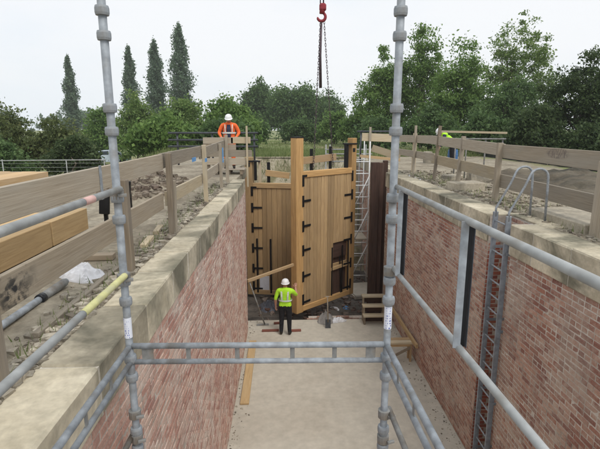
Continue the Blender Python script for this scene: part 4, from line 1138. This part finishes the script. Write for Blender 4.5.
# ================================================================== PEOPLE
def person(loc, rz, joints, bones, mats, label, helmet=True, bands=None, kneel=False):
    """joints: name -> (x, y, z, rx, ry); bones: (a, b, slot); one continuous skinned body"""
    joints = {n: (q[0] * 1.1, q[1] * 1.05, q[2], q[3] * (1.18 if n[0] in 'LR' and n[1:] in ('hip', 'kn', 'an', 'sh', 'el') else 1.08 if q[3] > .03 and n not in ('head1', 'head2', 'crown') else 1), q[4] * (1.15 if n[0] in 'LR' and n[1:] in ('hip', 'kn', 'an', 'sh', 'el') else 1)) for n, q in joints.items()}
    names = list(joints); idx = {n: i for i, n in enumerate(names)}
    me = bpy.data.meshes.new('body_cage')
    me.from_pydata([joints[n][:3] for n in names], [(idx[a], idx[b]) for a, b, s in bones], [])
    bm = bmesh.new(); bm.from_mesh(me)
    lay_ = bm.verts.layers.skin.verify(); bm.verts.ensure_lookup_table()
    for n in names:
        v = bm.verts[idx[n]][lay_]; v.radius = joints[n][3:5]; v.use_root = (n == 'pelvis')
    bm.to_mesh(me); bm.free()
    tmp = bpy.data.objects.new('body_cage', me); COL.objects.link(tmp)
    sk = tmp.modifiers.new('skin', 'SKIN'); sk.use_smooth_shade = True
    sb = tmp.modifiers.new('sub', 'SUBSURF'); sb.levels = 3
    dg = bpy.context.evaluated_depsgraph_get()
    body = bpy.data.meshes.new_from_object(tmp.evaluated_get(dg))
    bpy.data.objects.remove(tmp)
    slots = []
    for a, b, s in bones:
        if s not in slots: slots.append(s)
    body.materials.clear()
    for s in slots: body.materials.append(M[mats[s]])
    seg = [(Vector(joints[a][:3]), Vector(joints[b][:3]), (joints[a][3] + joints[a][4]) / 2, (joints[b][3] + joints[b][4]) / 2, slots.index(s)) for a, b, s in bones]
    for p in body.polygons:
        c = p.center; best, bi_ = 1e9, 0
        for A, B, ra, rb, s in seg:
            d = B - A; t_ = min(1, max(0, (c - A).dot(d) / max(d.length_squared, 1e-9)))
            e = (c - (A + d * t_)).length / (ra + (rb - ra) * t_)
            if e < best: best, bi_ = e, s
        if .7 < c.z < 1.06 and slots[bi_] in ('top', 'leg') and abs(c.y) < .3:      # a level hem
            bi_ = slots.index('top' if c.z > .955 else 'leg')
        p.material_index = bi_; p.use_smooth = True
    W = Matrix.Translation(Vector(loc)) @ Matrix.Rotation(rz, 4, 'Z')
    th = bpy.data.objects.new('person', None); th.empty_display_size = .1
    link(th, W); tag(th, label, 'person', 'site workers')
    put('body', body, W, th)
    if helmet:
        hx, hy, hz = joints['head2'][:3]
        V, F = [], []
        prof = [(.128, -.005, 1.0), (.125, .03, 1), (.115, .07, 1), (.09, .105, 1), (.05, .127, 1), (.012, .133, 1)]
        for r_, z, _ in prof:
            for k in range(16):
                a = 2 * math.pi * k / 16
                V.append((math.cos(a) * r_ * .92, math.sin(a) * r_ * 1.1, z))
        for i in range(5):
            for k in range(16):
                j = (k + 1) % 16; F.append((i * 16 + k, i * 16 + j, i * 16 + 16 + j, i * 16 + 16 + k))
        F.append(tuple(range(80, 96)))
        o0 = len(V)                                    # brim, longer at the front (+Y)
        for z in (-.012, -.002):
            for k in range(16):
                a = 2 * math.pi * k / 16; r_ = .140 + .045 * max(0, math.sin(a)) ** 2
                V.append((math.cos(a) * r_ * .92, math.sin(a) * r_ * 1.08, z))
        for k in range(16):
            j = (k + 1) % 16
            F += [(o0 + k, o0 + j, o0 + 16 + j, o0 + 16 + k), (o0 + 16 + k, o0 + 16 + j, j, k)]
        F.append(tuple(range(o0, o0 + 16))[::-1])
        h = Vector(joints['head2'][:3]) - Vector(joints['head1'][:3])
        rot = Vector((0, 0, 1)).rotation_difference(h).to_matrix().to_4x4()
        put('hard_hat', mesh_of('hard_hat', V, F, M['helmet'], True), W @ Matrix.Translation((hx, hy, hz)) @ rot @ Matrix.Translation((0, 0, -.015)), th)
    for (c, ax, rx, ry, h, mt) in (bands or []):
        V, F = [], []
        for z in (-h / 2, h / 2):
            for k in range(24):
                a = 2 * math.pi * k / 24; V.append((math.cos(a) * rx, math.sin(a) * ry, z))
        F = [(k, (k + 1) % 24, 24 + (k + 1) % 24, 24 + k) for k in range(24)]
        rot = Vector((0, 0, 1)).rotation_difference(Vector(ax)).to_matrix().to_4x4()
        put('reflective_band', mesh_of('reflective_band', V, F, M[mt], True), W @ Matrix.Translation(Vector(c)) @ rot, th)
    return th, W
def fingers(j, bones, side, wrist, d, across, slot, thumb_s=1):
    """palm and five fingers beyond the wrist; d = hand direction, across = towards the thumb"""
    w = Vector(wrist); d = Vector(d).normalized(); ac = Vector(across); ac = (ac - d * ac.dot(d)).normalized()
    pal = d.cross(ac) * thumb_s
    j[side + 'palm'] = (*(w + d * .06), .036, .018); bones.append((side + 'wrist', side + 'palm', slot))
    for k, (o, l) in enumerate(((.030, .068), (.010, .078), (-.011, .072), (-.031, .056))):
        r0 = w + d * .095 + ac * o; r1 = r0 + d * l * .55 + pal * .008; r2 = r1 + d * l * .4 + pal * .026
        for nm, p, r_ in (('a', r0, .0105), ('b', r1, .009), ('c', r2, .0075)):
            j[f'{side}f{k}{nm}'] = (*p, r_, r_)
        bones += [(side + 'palm', f'{side}f{k}a', slot), (f'{side}f{k}a', f'{side}f{k}b', slot), (f'{side}f{k}b', f'{side}f{k}c', slot)]
    t0 = w + d * .045 + ac * .04; t1 = t0 + d * .035 + ac * .03; t2 = t1 + d * .035 + ac * .006 + pal * .012
    for nm, p, r_ in (('ta', t0, .013), ('tb', t1, .0105), ('tc', t2, .009)): j[side + nm] = (*p, r_, r_)
    bones += [(side + 'palm', side + 'ta', slot), (side + 'ta', side + 'tb', slot), (side + 'tb', side + 'tc', slot)]
def base_body():
    j = {'pelvis': (0, 0, .96, .165, .125), 'waist': (0, 0, 1.10, .165, .12), 'chest': (0, .01, 1.28, .19, .135), 'upper': (0, 0, 1.40, .15, .10), 'neck': (0, .01, 1.50, .056, .058),
         'head1': (0, .02, 1.57, .072, .085), 'head2': (0, .02, 1.655, .08, .10), 'crown': (0, .015, 1.715, .06, .075), 'nose': (0, .125, 1.595, .014, .014),
         'Lsh': (-.195, 0, 1.41, .068, .068), 'Rsh': (.195, 0, 1.41, .068, .068),
         'Lel': (-.265, -.03, 1.15, .047, .047), 'Rel': (.265, -.03, 1.15, .047, .047), 'Lwrist': (-.27, .05, .90, .031, .031), 'Rwrist': (.27, .05, .90, .031, .031),
         'Lhip': (-.095, 0, .88, .10, .105), 'Rhip': (.095, 0, .88, .10, .105), 'Lkn': (-.105, .02, .50, .066, .07), 'Rkn': (.105, .02, .50, .066, .07),
         'Lan': (-.115, -.02, .13, .055, .055), 'Ran': (.115, -.02, .13, .055, .055), 'Lhe': (-.115, -.03, .05, .045, .05), 'Rhe': (.115, -.03, .05, .045, .05),
         'Lto': (-.135, .15, .04, .045, .04), 'Rto': (.135, .15, .04, .045, .04)}
    bones = [('pelvis', 'waist', 'top'), ('waist', 'chest', 'top'), ('chest', 'upper', 'top'), ('upper', 'neck', 'skin'), ('neck', 'head1', 'skin'), ('head1', 'head2', 'skin'), ('head2', 'crown', 'skin'), ('head1', 'nose', 'skin'),
             ('upper', 'Lsh', 'top'), ('upper', 'Rsh', 'top'), ('Lsh', 'Lel', 'sleeve'), ('Rsh', 'Rel', 'sleeve'), ('Lel', 'Lwrist', 'fore'), ('Rel', 'Rwrist', 'fore'),
             ('pelvis', 'Lhip', 'leg'), ('pelvis', 'Rhip', 'leg'), ('Lhip', 'Lkn', 'leg'), ('Rhip', 'Rkn', 'leg'), ('Lkn', 'Lan', 'leg'), ('Rkn', 'Ran', 'leg'),
             ('Lan', 'Lhe', 'boot'), ('Ran', 'Rhe', 'boot'), ('Lhe', 'Lto', 'boot'), ('Rhe', 'Rto', 'boot')]
    return j, bones
def vband(side=1): return None
# worker in yellow at the gate, back to the camera, one hand raised to the post
j, bn = base_body()
j['Rel'] = (.29, .14, 1.22, .047, .047); j['Rwrist'] = (.25, .36, 1.36, .031, .031)
fingers(j, bn, 'R', j['Rwrist'][:3], (-.02, .5, .9), (-1, .1, 0), 'skin', -1)
fingers(j, bn, 'L', j['Lwrist'][:3], (0, .25, -1), (.2, 1, .2), 'skin', 1)
q = floor_pt(285.5, 334.5)
bands = [((0, .0, 1.13), (0, 0, 1), .208, .155, .05, 'band'), ]
person((q.x, q.y, FLOOR_Z + .003), -.12, j, bn, {'top': 'hi_yellow', 'sleeve': 'hi_yellow', 'fore': 'skin', 'skin': 'skin', 'leg': 'black_cloth', 'boot': 'boot'},
       'worker in yellow hi-vis vest and white helmet on the chamber floor, arm raised', True, bands)
pw_ = [o for o in bpy.data.objects if o.name.startswith('person')][-1]
Wp = WM[pw_.name]
for sx in (-1, 1):
    pts = [Vector((sx * .085, -.118, 1.12)), Vector((sx * .09, -.136, 1.26)), Vector((sx * .10, -.112, 1.40)), Vector((sx * .10, -.06, 1.475)), Vector((sx * .10, .02, 1.485))]
    V, F = [], []
    for p in pts:
        V += [p + Vector((-.025, 0, 0)), p + Vector((.025, 0, 0))]
    F = [(2 * i, 2 * i + 1, 2 * i + 3, 2 * i + 2) for i in range(4)]
    put('reflective_band', mesh_of('reflective_band', V, F, M['band']), Wp, pw_)
# worker in orange on the far left bank, facing the camera, looking down
j, bn = base_body()
j['head1'] = (0, .05, 1.56, .072, .085); j['head2'] = (0, .075, 1.64, .08, .10); j['crown'] = (0, .085, 1.70, .06, .075); j['nose'] = (0, .165, 1.565, .014, .014)
j['Lel'] = (-.30, .0, 1.16, .052, .052); j['Rel'] = (.30, .0, 1.16, .052, .052)
j['Lwrist'] = (-.22, .20, 1.02, .034, .034); j['Rwrist'] = (.22, .20, 1.02, .034, .034)
fingers(j, bn, 'R', j['Rwrist'][:3], (-.3, .8, -.3), (-1, 0, .3), 'skin', -1)
fingers(j, bn, 'L', j['Lwrist'][:3], (.3, .8, -.3), (1, 0, .3), 'skin', 1)
for k in ('chest', 'waist', 'pelvis'): j[k] = (*j[k][:3], j[k][3] * 1.1, j[k][4] * 1.08)
hz = on_y(228.5, 113.6, 15.3)
bz = hz.z - 1.775
mo = thing('timber_pallet', (hz.x, 15.3, bz - .12), 'low timber platform under the worker in orange', 'platform')
for i in range(5):
    beam('slat', (hz.x - .5, 14.95 + i * .17, bz - .015), (hz.x + .5, 14.95 + i * .17, bz - .015), .14, .025, M['grey_board'], mo, (0, 0, 1), .003)
for dx in (-.4, 0, .4):
    beam('bearer', (hz.x + dx, 14.9, (bz - .03 + gz(hz.x, 15.3)) / 2), (hz.x + dx, 15.7, (bz - .03 + gz(hz.x, 15.3)) / 2), .09, max(.05, bz - .028 - gz(hz.x, 15.3)), M['post_wood'], mo, (0, 0, 1), .003)
person((hz.x, 15.3, bz), math.pi + .05, j, bn, {'top': 'hi_orange', 'sleeve': 'hi_orange', 'fore': 'hi_orange', 'skin': 'skin', 'leg': 'hi_orange', 'boot': 'boot'},
       'worker in open orange hi-vis jacket and white helmet behind the far left fence', True, [((0, .01, 1.16), (0, 0, 1), .223, .165, .05, 'band')])
po = [o for o in bpy.data.objects if o.name.startswith('person')][-1]; Wp = WM[po.name]
V = []
for z, y, w in ((.98, .146, .06), (1.12, .158, .065), (1.28, .168, .07), (1.40, .132, .06), (1.47, .085, .05)):
    V += [Vector((-w, y, z)), Vector((w, y, z))]
put('dark_shirt', mesh_of('dark_shirt', V, [(2 * i, 2 * i + 1, 2 * i + 3, 2 * i + 2) for i in range(4)], M['navy_cloth']), Wp, po)
for sx in (-1, 1):
    V = []
    for z, y, x in ((1.16, .158, .11), (1.30, .166, .115), (1.42, .12, .12), (1.475, .05, .12), (1.48, -.02, .12)):
        V += [Vector((sx * x - .014, y, z)), Vector((sx * x + .014, y, z))]
    put('reflective_band', mesh_of('reflective_band', V, [(2 * i, 2 * i + 1, 2 * i + 3, 2 * i + 2) for i in range(4)], M['band']), Wp, po)
# worker bending behind the right fence, only glimpsed between its boards
j, bn = base_body()
def bend(p, a, piv=(0, 0, .95)):
    v = Matrix.Rotation(-a, 3, 'X') @ (Vector(p) - Vector(piv)); return Vector(piv) + v
for k in list(j):
    if k[1:] not in ('hip', 'kn', 'an', 'he', 'to') and k != 'pelvis':
        j[k] = (*bend(j[k][:3], R(52)), *j[k][3:])
for s, sx in (('L', -1), ('R', 1)):
    e = Vector(j[s + 'sh'][:3]) + Vector((sx * .04, .04, -.27)); j[s + 'el'] = (*e, .05, .05)
    w = e + Vector((0, .12, -.22)); j[s + 'wrist'] = (*w, .033, .033)
    fingers(j, bn, s, w, (0, .3, -1), (-sx, .2, 0), 'skin', 1)
yx = on_y(441.5, 134, 19.0)
px_ = yx.x + .5
zt_ = gz(px_, 19.0)
person((px_, 19.0, zt_), R(80), j, bn, {'top': 'hi_yellow', 'sleeve': 'navy_cloth', 'fore': 'navy_cloth', 'skin': 'skin', 'leg': 'black_cloth', 'boot': 'boot'},
       'bending worker in yellow vest glimpsed between the boards of the right fence', True)
bl = thing('barrel', (0, 0, 0), 'blue plastic drum behind the right fence beside the bending worker', 'barrel')
q = on_y(453, 152, 19.4); bl.location = (q.x, 19.4, gz(q.x, 19.4)); WM[bl.name] = Matrix.Translation(bl.location)
M['drum_blue'] = plain('drum_blue', (.06, .15, .32), .5, 0, .2, 6)
lathe('drum', bl.location, [(.20, 0), (.21, .02), (.215, .16), (.225, .18), (.215, .20), (.215, .36), (.225, .38), (.215, .40), (.20, .58), (.17, .61)], M['drum_blue'], bl, 20)
lathe('lid', bl.location + Vector((0, 0, .61)), [(.18, 0), (.18, .02), (.05, .025)], M['navy_cloth'], bl, 20)

# distant car by the left field track
def car(loc, rz, label):
    W = Matrix.Translation(Vector(loc)) @ Matrix.Rotation(rz, 4, 'Z')
    th = bpy.data.objects.new('parked_car', None); link(th, W); tag(th, label, 'car')
    body = [(-2.05, .35), (-2.1, .75), (-1.95, .95), (-1.2, 1.0), (-.75, 1.42), (.75, 1.46), (1.45, 1.0), (2.0, .88), (2.1, .6), (2.05, .35)]
    V = [(x, -.82 * (.86 if z > 1.2 else 1), z) for x, z in body] + [(x, .82 * (.86 if z > 1.2 else 1), z) for x, z in body]; n = len(body)
    F = [(i, (i + 1) % n, n + (i + 1) % n, n + i) for i in range(n)] + [tuple(range(n))[::-1], tuple(range(n, 2 * n))]
    put('body', mesh_of('body', V, F, M['car_paint']), W, th)
    for s in (-1, 1):
        gl = [(-1.0, 1.03), (-.68, 1.36), (.05, 1.38), (.05, 1.03)], [(.12, 1.03), (.12, 1.38), (.7, 1.38), (1.25, 1.03)]
        for g_ in gl:
            put('window', mesh_of('window', [(x, s * (.83 if z < 1.2 else .725), z) for x, z in g_], [(0, 1, 2, 3)], M['car_glass']), W, th)
        for x in (-1.3, 1.3):
            tube('wheel', [W @ Vector((x, s * .62, .32)), W @ Vector((x, s * .86, .32))], .32, M['plastic_black'], th, 16)
M['car_paint'] = plain('car_paint', (.55, .62, .72), .3, 0, .05, 4); M['car_glass'] = plain('car_glass', (.03, .04, .05), .1, 0, .2, 4)
cq = on_y(108, 153, 46); car((cq.x, 46, gz(cq.x, 46)), R(20), 'pale blue car parked beyond the left bushes, half behind the scaffold tube')

# ================================================================== TREES AND SHRUBS
def leaves(pts, size, up=.25):
    n = len(pts)
    d = RNG.normal(size=(n, 3)); d /= np.linalg.norm(d, axis=1)[:, None]
    nr = RNG.normal(size=(n, 3)); nr[:, 2] += up * 3; nr -= d * (nr * d).sum(1)[:, None]; nr /= np.linalg.norm(nr, axis=1)[:, None] + 1e-9
    s = np.cross(d, nr); l = size * (.45 + 1.3 * RNG.random((n, 1)) ** 1.6)
    V = np.stack([pts - d * l, pts + s * l * .55 + d * l * .1, pts + d * l, pts - s * l * .55 + d * l * .1], 1).reshape(-1, 3)
    return V, np.arange(n * 4).reshape(n, 4)
def tree(name, label, base, lobes, mat, leaf, nleaf, cl_r, n_cl, trunk_r=.2, limbs=8, group='trees and bushes', trunk_top=None, up=.25, cat='tree', stems=1):
    """lobes: (cx, cy, cz, rx, ry, rz) relative to base; clumps of leaves fill their outer volume"""
    th = thing(name, base, label, cat, group)
    vol = np.array([l[3] * l[4] * l[5] for l in lobes]) ** .75; vol /= vol.sum()
    cen = []
    for k in RNG.choice(len(lobes), n_cl, p=vol):
        l = lobes[k]; d = RNG.normal(size=3); d /= np.linalg.norm(d)
        r_ = (.2 + .72 * RNG.random() ** .6)
        cen.append([l[0] + d[0] * l[3] * r_, l[1] + d[1] * l[4] * r_, max(.1, l[2] + d[2] * l[5] * r_)])
    cen = np.array(cen)
    wt = .3 + RNG.random(n_cl); wt /= wt.sum()
    which = RNG.choice(n_cl, nleaf, p=wt)
    rad = cl_r * (.55 + .8 * RNG.random(n_cl))
    off = RNG.normal(size=(nleaf, 3)) * .52
    pts = cen[which] + off * rad[which][:, None] * np.array([1, 1, .75])
    pts[:, 2] = np.maximum(pts[:, 2], .03)
    V, F = leaves(pts, leaf, up)
    put('crown', np_mesh('crown', V, F, M[mat]), Matrix.Translation(Vector(base)), th)
    VV, FF = [], []
    top = trunk_top or np.percentile(cen[:, 2], 80)
    for s in range(stems):
        o = Vector((RNG.normal() * .25 * (stems > 1), RNG.normal() * .25 * (stems > 1), -.2))
        tp = [o, o + Vector((RNG.normal() * .1, RNG.normal() * .1, top * .35)), o + Vector((RNG.normal() * .3, RNG.normal() * .3, top * .7)), Vector((lobes[0][0] * .6, lobes[0][1] * .6, top))]
        v_, f_ = tube_data(tp, [trunk_r * 1.25, trunk_r * .8, trunk_r * .5, trunk_r * .15], 7)
        k0 = len(VV); VV += v_; FF += [tuple(k0 + i for i in q) for q in f_]
    for i in RNG.choice(n_cl, min(limbs, n_cl), replace=False):
        c = Vector(cen[i]); h0 = min(top * .9, max(.2, c.z * RNG.uniform(.35, .7)))
        f_0 = h0 / top
        st_ = Vector((0, 0, h0)).lerp(Vector((lobes[0][0] * .6, lobes[0][1] * .6, h0)), f_0)
        md = st_.lerp(c, .5) + Vector((0, 0, (c - st_).length * .08)); r0 = trunk_r * (.55 - .35 * f_0)
        v_, f_ = tube_data([st_, md, c], [r0, r0 * .6, r0 * .2], 5)
        k0 = len(VV); VV += v_; FF += [tuple(k0 + i for i in q) for q in f_]
    put('trunk', mesh_of('trunk', VV, FF, M['bark']), Matrix.Translation(Vector(base)), th)
    return th
def spot(px, D, py=115):
    p = on_y(px, py, D); return Vector((p.x, D, gz(p.x, D)))
def hgt(px, py, D, b): return on_y(px, py, D).z - b.z
def wpx(n, D): return n * D / FPX

# four columnar poplars
for px, top, wd, D, lb in ((180, 24, 31, 100, 'tallest and rightmost columnar poplar of the distant row'), (155, 41, 25, 106, 'columnar poplar just left of the tallest one'),
                           (129, 46, 20, 112, 'slim columnar poplar right next to the left scaffold tube'), (68, 56, 17, 116, 'lone slim poplar standing clear left of the scaffold tube')):
    b_ = spot(px, D, 65); H = hgt(px, top, D, b_); w = wpx(wd, D) / 2
    th = thing('poplar_tree', b_, lb, 'tree', 'distant poplars')
    n = 17000
    s = 1 - RNG.random(n) ** .62 if False else RNG.beta(1.15, 1.5, n)
    an = RNG.random(n) * 6.283
    prof = w * np.minimum(1, .5 + s * 2.6) * (1 - np.clip((s - .22) / .78, 0, 1)) ** .54
    lump = .70 + .42 * np.sin(an * 3 + s * 9 + D) * np.sin(s * 34 + an * 2 + D) + .12 * np.sin(s * 61 + an * 5)
    r_ = prof * lump * np.sqrt(.15 + .85 * RNG.random(n)) * (1 + .16 * RNG.normal(size=n)) + .08
    pts = np.stack([np.cos(an) * r_, np.sin(an) * r_, H * (.10 + .90 * s) + RNG.normal(size=n) * .35], 1)
    V, F = leaves(pts, .20, 0)
    put('crown', np_mesh('crown', V, F, M['leaf_poplar']), Matrix.Translation(b_), th)
    v_, f_ = tube_data([Vector((0, 0, -.3)), Vector((.05, 0, H * .5)), Vector((0, 0, H * .93))], [.32, .2, .03], 7)
    put('trunk', mesh_of('trunk', v_, f_, M['bark']), Matrix.Translation(b_), th)
def blob(px0, px1, top, D, lumps=5, low=0.0, seed=0, flat=.8):
    """irregular crown covering pixel span px0..px1 up to pixel row top at distance D"""
    rr = random.Random(seed); c = (px0 + px1) / 2; b_ = spot(c, D); H = hgt(c, top, D, b_) * 1.07; w = wpx(px1 - px0, D) / 2
    lob = []
    for i in range(lumps):
        u = -1 + 2 * (i + .5) / lumps; k = (1 - u * u * .55)
        hh = H * k * rr.uniform(.86, 1.0)
        rz = (hh - low * H) * .42
        lob.append((u * w * .72, rr.uniform(-.3, .3) * w * flat, hh - rz * 1.08, w * rr.uniform(.34, .46), w * flat * rr.uniform(.35, .5), rz))
    lob.append((0, 0, low * H + (H - low * H) * .4, w * .7, w * .6 * flat, (H - low * H) * .36))
    return b_, lob
def grow(name, label, px0, px1, top, D, mat, leaf, nleaf, cl_r, n_cl, lumps=5, low=.0, seed=0, trunk_r=.2, limbs=8, group='trees and bushes', flat=.8, cat='tree', stems=1, up=.25):
    b_, lob = blob(px0, px1, top, D, lumps, low, seed, flat)
    return tree(name, label, b_, lob, mat, leaf, nleaf, cl_r, n_cl, trunk_r, limbs, group, None, up, cat, stems)
# rounded trees straight ahead
grow('broadleaf_tree', 'dark rounded tree straight ahead behind the crane chains', 262, 334, 79, 92, 'leaf_dark', .22, 38000, 1.7, 170, 5, .05, 1, .45)
grow('broadleaf_tree', 'round grey-green tree at the left end of the clump straight ahead', 237, 282, 77, 98, 'leaf_dark', .22, 22000, 1.5, 110, 3, .1, 2, .4)
grow('broadleaf_tree', 'smaller rounded tree closing the right end of the clump straight ahead', 312, 345, 84, 96, 'leaf_dark', .22, 18000, 1.4, 90, 3, .0, 3, .35)
grow('broadleaf_tree', 'low hazy tree far away between poplars and rounded clump', 208, 246, 92, 130, 'leaf_poplar', .36, 6000, 1.3, 80, 4, 0, 4, .3)
# hedge shrubs ahead of them
for i, (x0, x1, top, D, mt, lb) in enumerate(((278, 322, 114, 58, 'leaf_dark', 'dark shrub at the foot of the rounded trees'), (318, 352, 108, 55, 'leaf_mid', 'green shrub right of the crane chains'),
        (340, 378, 104, 50, 'leaf_mid', 'taller green shrub before the big right-hand trees'), (228, 268, 108, 46, 'leaf_dark', 'dark green shrub right behind the orange worker'), (356, 400, 112, 40, 'leaf_dark', 'dark shrub just left of the right scaffold tube'))):
    grow('field_shrub', lb, x0, x1, top, D, mt, .13, 11000, .65, 80, 4, 0, 20 + i, .08, 6, 'field shrubs', 1.0, 'shrub', 3)
# bright shrubs behind the left bank
for i, (x0, x1, top, D, mt, lb) in enumerate(((196, 262, 96, 36, 'leaf_mid', 'broad green shrub behind the orange worker\'s helmet'), (150, 216, 88, 42, 'leaf_light', 'light green bushy tree below the tallest poplar'), (112, 168, 84, 45, 'leaf_light', 'light green bushy tree between the slim poplars and the fence'),
        (78, 124, 98, 50, 'leaf_mid', 'green bush seen either side of the left scaffold tube'), (128, 200, 112, 28, 'leaf_mid', 'low leafy shrub right behind the dark three-tube rail'), (196, 250, 118, 29, 'leaf_dark', 'low dark shrub behind the right end of the three-tube rail'))):
    grow('field_shrub', lb, x0, x1, top, D, mt, .11, 17000, .6, 120, 5, 0, 40 + i, .09, 8, 'field shrubs', .8, 'shrub', 3)
# brown-green thorn bushes at far left
for i, (x0, x1, top, D, mt, n, lb) in enumerate(((-60, 48, 86, 25, 'leaf_brown', 15000, 'brownish thorn tree leaning in at the left edge of the picture'), (18, 92, 108, 24, 'leaf_brown', 13000, 'dense olive thorn bush below the lone poplar'),
        (-70, 30, 122, 20.5, 'leaf_dark', 11000, 'dark bush low at the left edge behind the wire fence'), (46, 98, 128, 21.5, 'leaf_black', 9000, 'dark low bush at the end of the wire fence'))):
    grow('thorn_bush', lb, x0, x1, top, D, mt, .065, int(n * 1.5), .34, 150, 5, 0, 60 + i, .07, 16, 'thorn bushes', .7, 'bush', 3)
# far tree line
for i, (x0, x1, top, lb) in enumerate(((-80, 40, 104, 'hazy far tree line at the left edge'), (30, 125, 104, 'hazy far tree line behind the lone poplar'), (330, 420, 108, 'hazy far tree line right of the crane chains'))):
    grow('far_tree', lb, x0, x1, top, 210, 'leaf_poplar', .55, 5000, 2.0, 90, 7, 0, 80 + i, .3, 4, 'far tree lines', .4, 'trees', 1)
# the big trees on the right
grow('ash_tree', 'tall airy tree with open crown above the pale board rail', 472, 562, 8, 44, 'leaf_light', .095, 16500, .55, 165, 5, .26, 5, .17, 26, 'big trees on the right', .8)
grow('ash_tree', 'tall leafy tree just right of the right scaffold tube', 396, 448, -2, 46, 'leaf_mid', .105, 14000, .65, 100, 3, .18, 6, .15, 18, 'big trees on the right', .8)
grow('ash_tree', 'leafy tree crossed by the right scaffold tube', 350, 430, 34, 48, 'leaf_mid', .105, 28000, .85, 130, 4, .05, 7, .16, 16, 'big trees on the right', .8)
grow('ash_tree', 'bushy green tree filling the gap between the two tall right trees', 418, 502, 34, 40, 'leaf_mid', .10, 30000, .75, 140, 5, .02, 8, .15, 14, 'big trees on the right', .8)
grow('broadleaf_tree', 'dark tree mass behind the foot of the airy tall tree', 466, 560, 66, 36, 'leaf_dark', .09, 20000, .55, 130, 5, 0, 9, .13, 14, 'dark trees on the right', .7, 'tree', 2)
grow('broadleaf_tree', 'very dark tree filling the right edge above the fence', 522, 650, 42, 25, 'leaf_black', .068, 34000, .46, 200, 6, 0, 10, .13, 18, 'dark trees on the right', .6, 'tree', 2)
grow('broadleaf_tree', 'dark bush under the trees behind the right fence stencil', 500, 580, 100, 24, 'leaf_black', .075, 12000, .4, 120, 5, 0, 11, .08, 10, 'dark trees on the right', .7, 'bush', 3)
grow('field_shrub', 'dark green shrub behind the leaning fence posts on the right', 394, 470, 104, 32, 'leaf_dark', .10, 12000, .45, 120, 5, 0, 12, .08, 8, 'field shrubs', .7, 'shrub', 3)
grow('field_shrub', 'dark shrub behind the pale board rail', 448, 520, 108, 27, 'leaf_dark', .085, 11000, .4, 110, 5, 0, 13, .08, 8, 'field shrubs', .7, 'shrub', 3)

grow('field_shrub', 'low dark shrub at the right edge under the very dark tree', 548, 640, 118, 23, 'leaf_black', .07, 12000, .4, 110, 5, 0, 14, .08, 8, 'field shrubs', .7, 'shrub', 3)
grow('field_shrub', 'low dark shrub between the pale board rail and the stencilled board', 496, 560, 122, 25, 'leaf_dark', .08, 9000, .4, 90, 5, 0, 15, .08, 8, 'field shrubs', .7, 'shrub', 3)
# long grass and weeds, uncountable
def grass_patch(name, label, n, fx, h0, h1, w):
    P = np.array([fx() for _ in range(n)]); h = h0 + (h1 - h0) * RNG.random((n, 1)); a = RNG.random((n, 1)) * 6.283
    s = np.hstack([np.cos(a), np.sin(a), 0 * a]) * w; lean = np.hstack([RNG.normal(size=(n, 2)) * .35, np.ones((n, 1))]) * h
    V = np.stack([P - s, P + s, P + lean + s * .15, P + lean - s * .15], 1).reshape(-1, 3)
    o = put(name, np_mesh(name, V, np.arange(4 * n).reshape(n, 4), M['grass'])); o['kind'] = 'stuff'; o['label'] = label; o['category'] = 'grass'
def gx1():
    y = 24.9 + 45 * RNG.random() ** 1.8; x = -9 + 22 * RNG.random() + (y - 25) * RNG.normal() * .15; return (x, y, gz(x, y))
grass_patch('long_grass', 'long dry grass on the field beyond the gates', 26000, gx1, .08, .30, .02)
def gx2():
    s = RNG.random(); x = -1.6 + 5.6 * RNG.random(); return (x, 22.6 + 2.0 * s, PIT_Z - .1 + 5.45 * (22.6 + 2 * s - 21.4) / 3.2)
grass_patch('long_grass', 'weeds growing on the pale earth bank behind the gates', 1500, gx2, .1, .35, .015)
def gx3():
    y = 3 + 12 * RNG.random(); x = 4.05 + abs(RNG.normal()) * .5; return (x, y, gz(x, y))
grass_patch('long_grass', 'sparse weeds along the right fence foot', 1100, gx3, .04, .14, .006)
def gx4():
    y = 2 + 10 * RNG.random(); x = -1.58 - abs(RNG.normal()) * .16; return (x, y, gz(x, y))
grass_patch('long_grass', 'sparse weeds along the left coping back', 700, gx4, .03, .10, .005)

# thin moist air over the whole place
hv, hf = box_verts(420, 300, 1)
hv = [(x, y + 125, -7.5 if z < 0 else 34.0) for x, y, z in hv]
hm = bpy.data.materials.new('haze_mat'); hm.use_nodes = True
hn = hm.node_tree; hn.nodes.clear()
ho = hn.nodes.new('ShaderNodeOutputMaterial'); hp = hn.nodes.new('ShaderNodeVolumePrincipled')
hp.inputs['Color'].default_value = (.93, .96, 1.0, 1); hp.inputs['Density'].default_value = .00055; hp.inputs['Anisotropy'].default_value = .2
hn.links.new(hp.outputs[0], ho.inputs['Volume'])
hz_o = put('haze', mesh_of('haze', hv, hf, hm)); hz_o['kind'] = 'stuff'
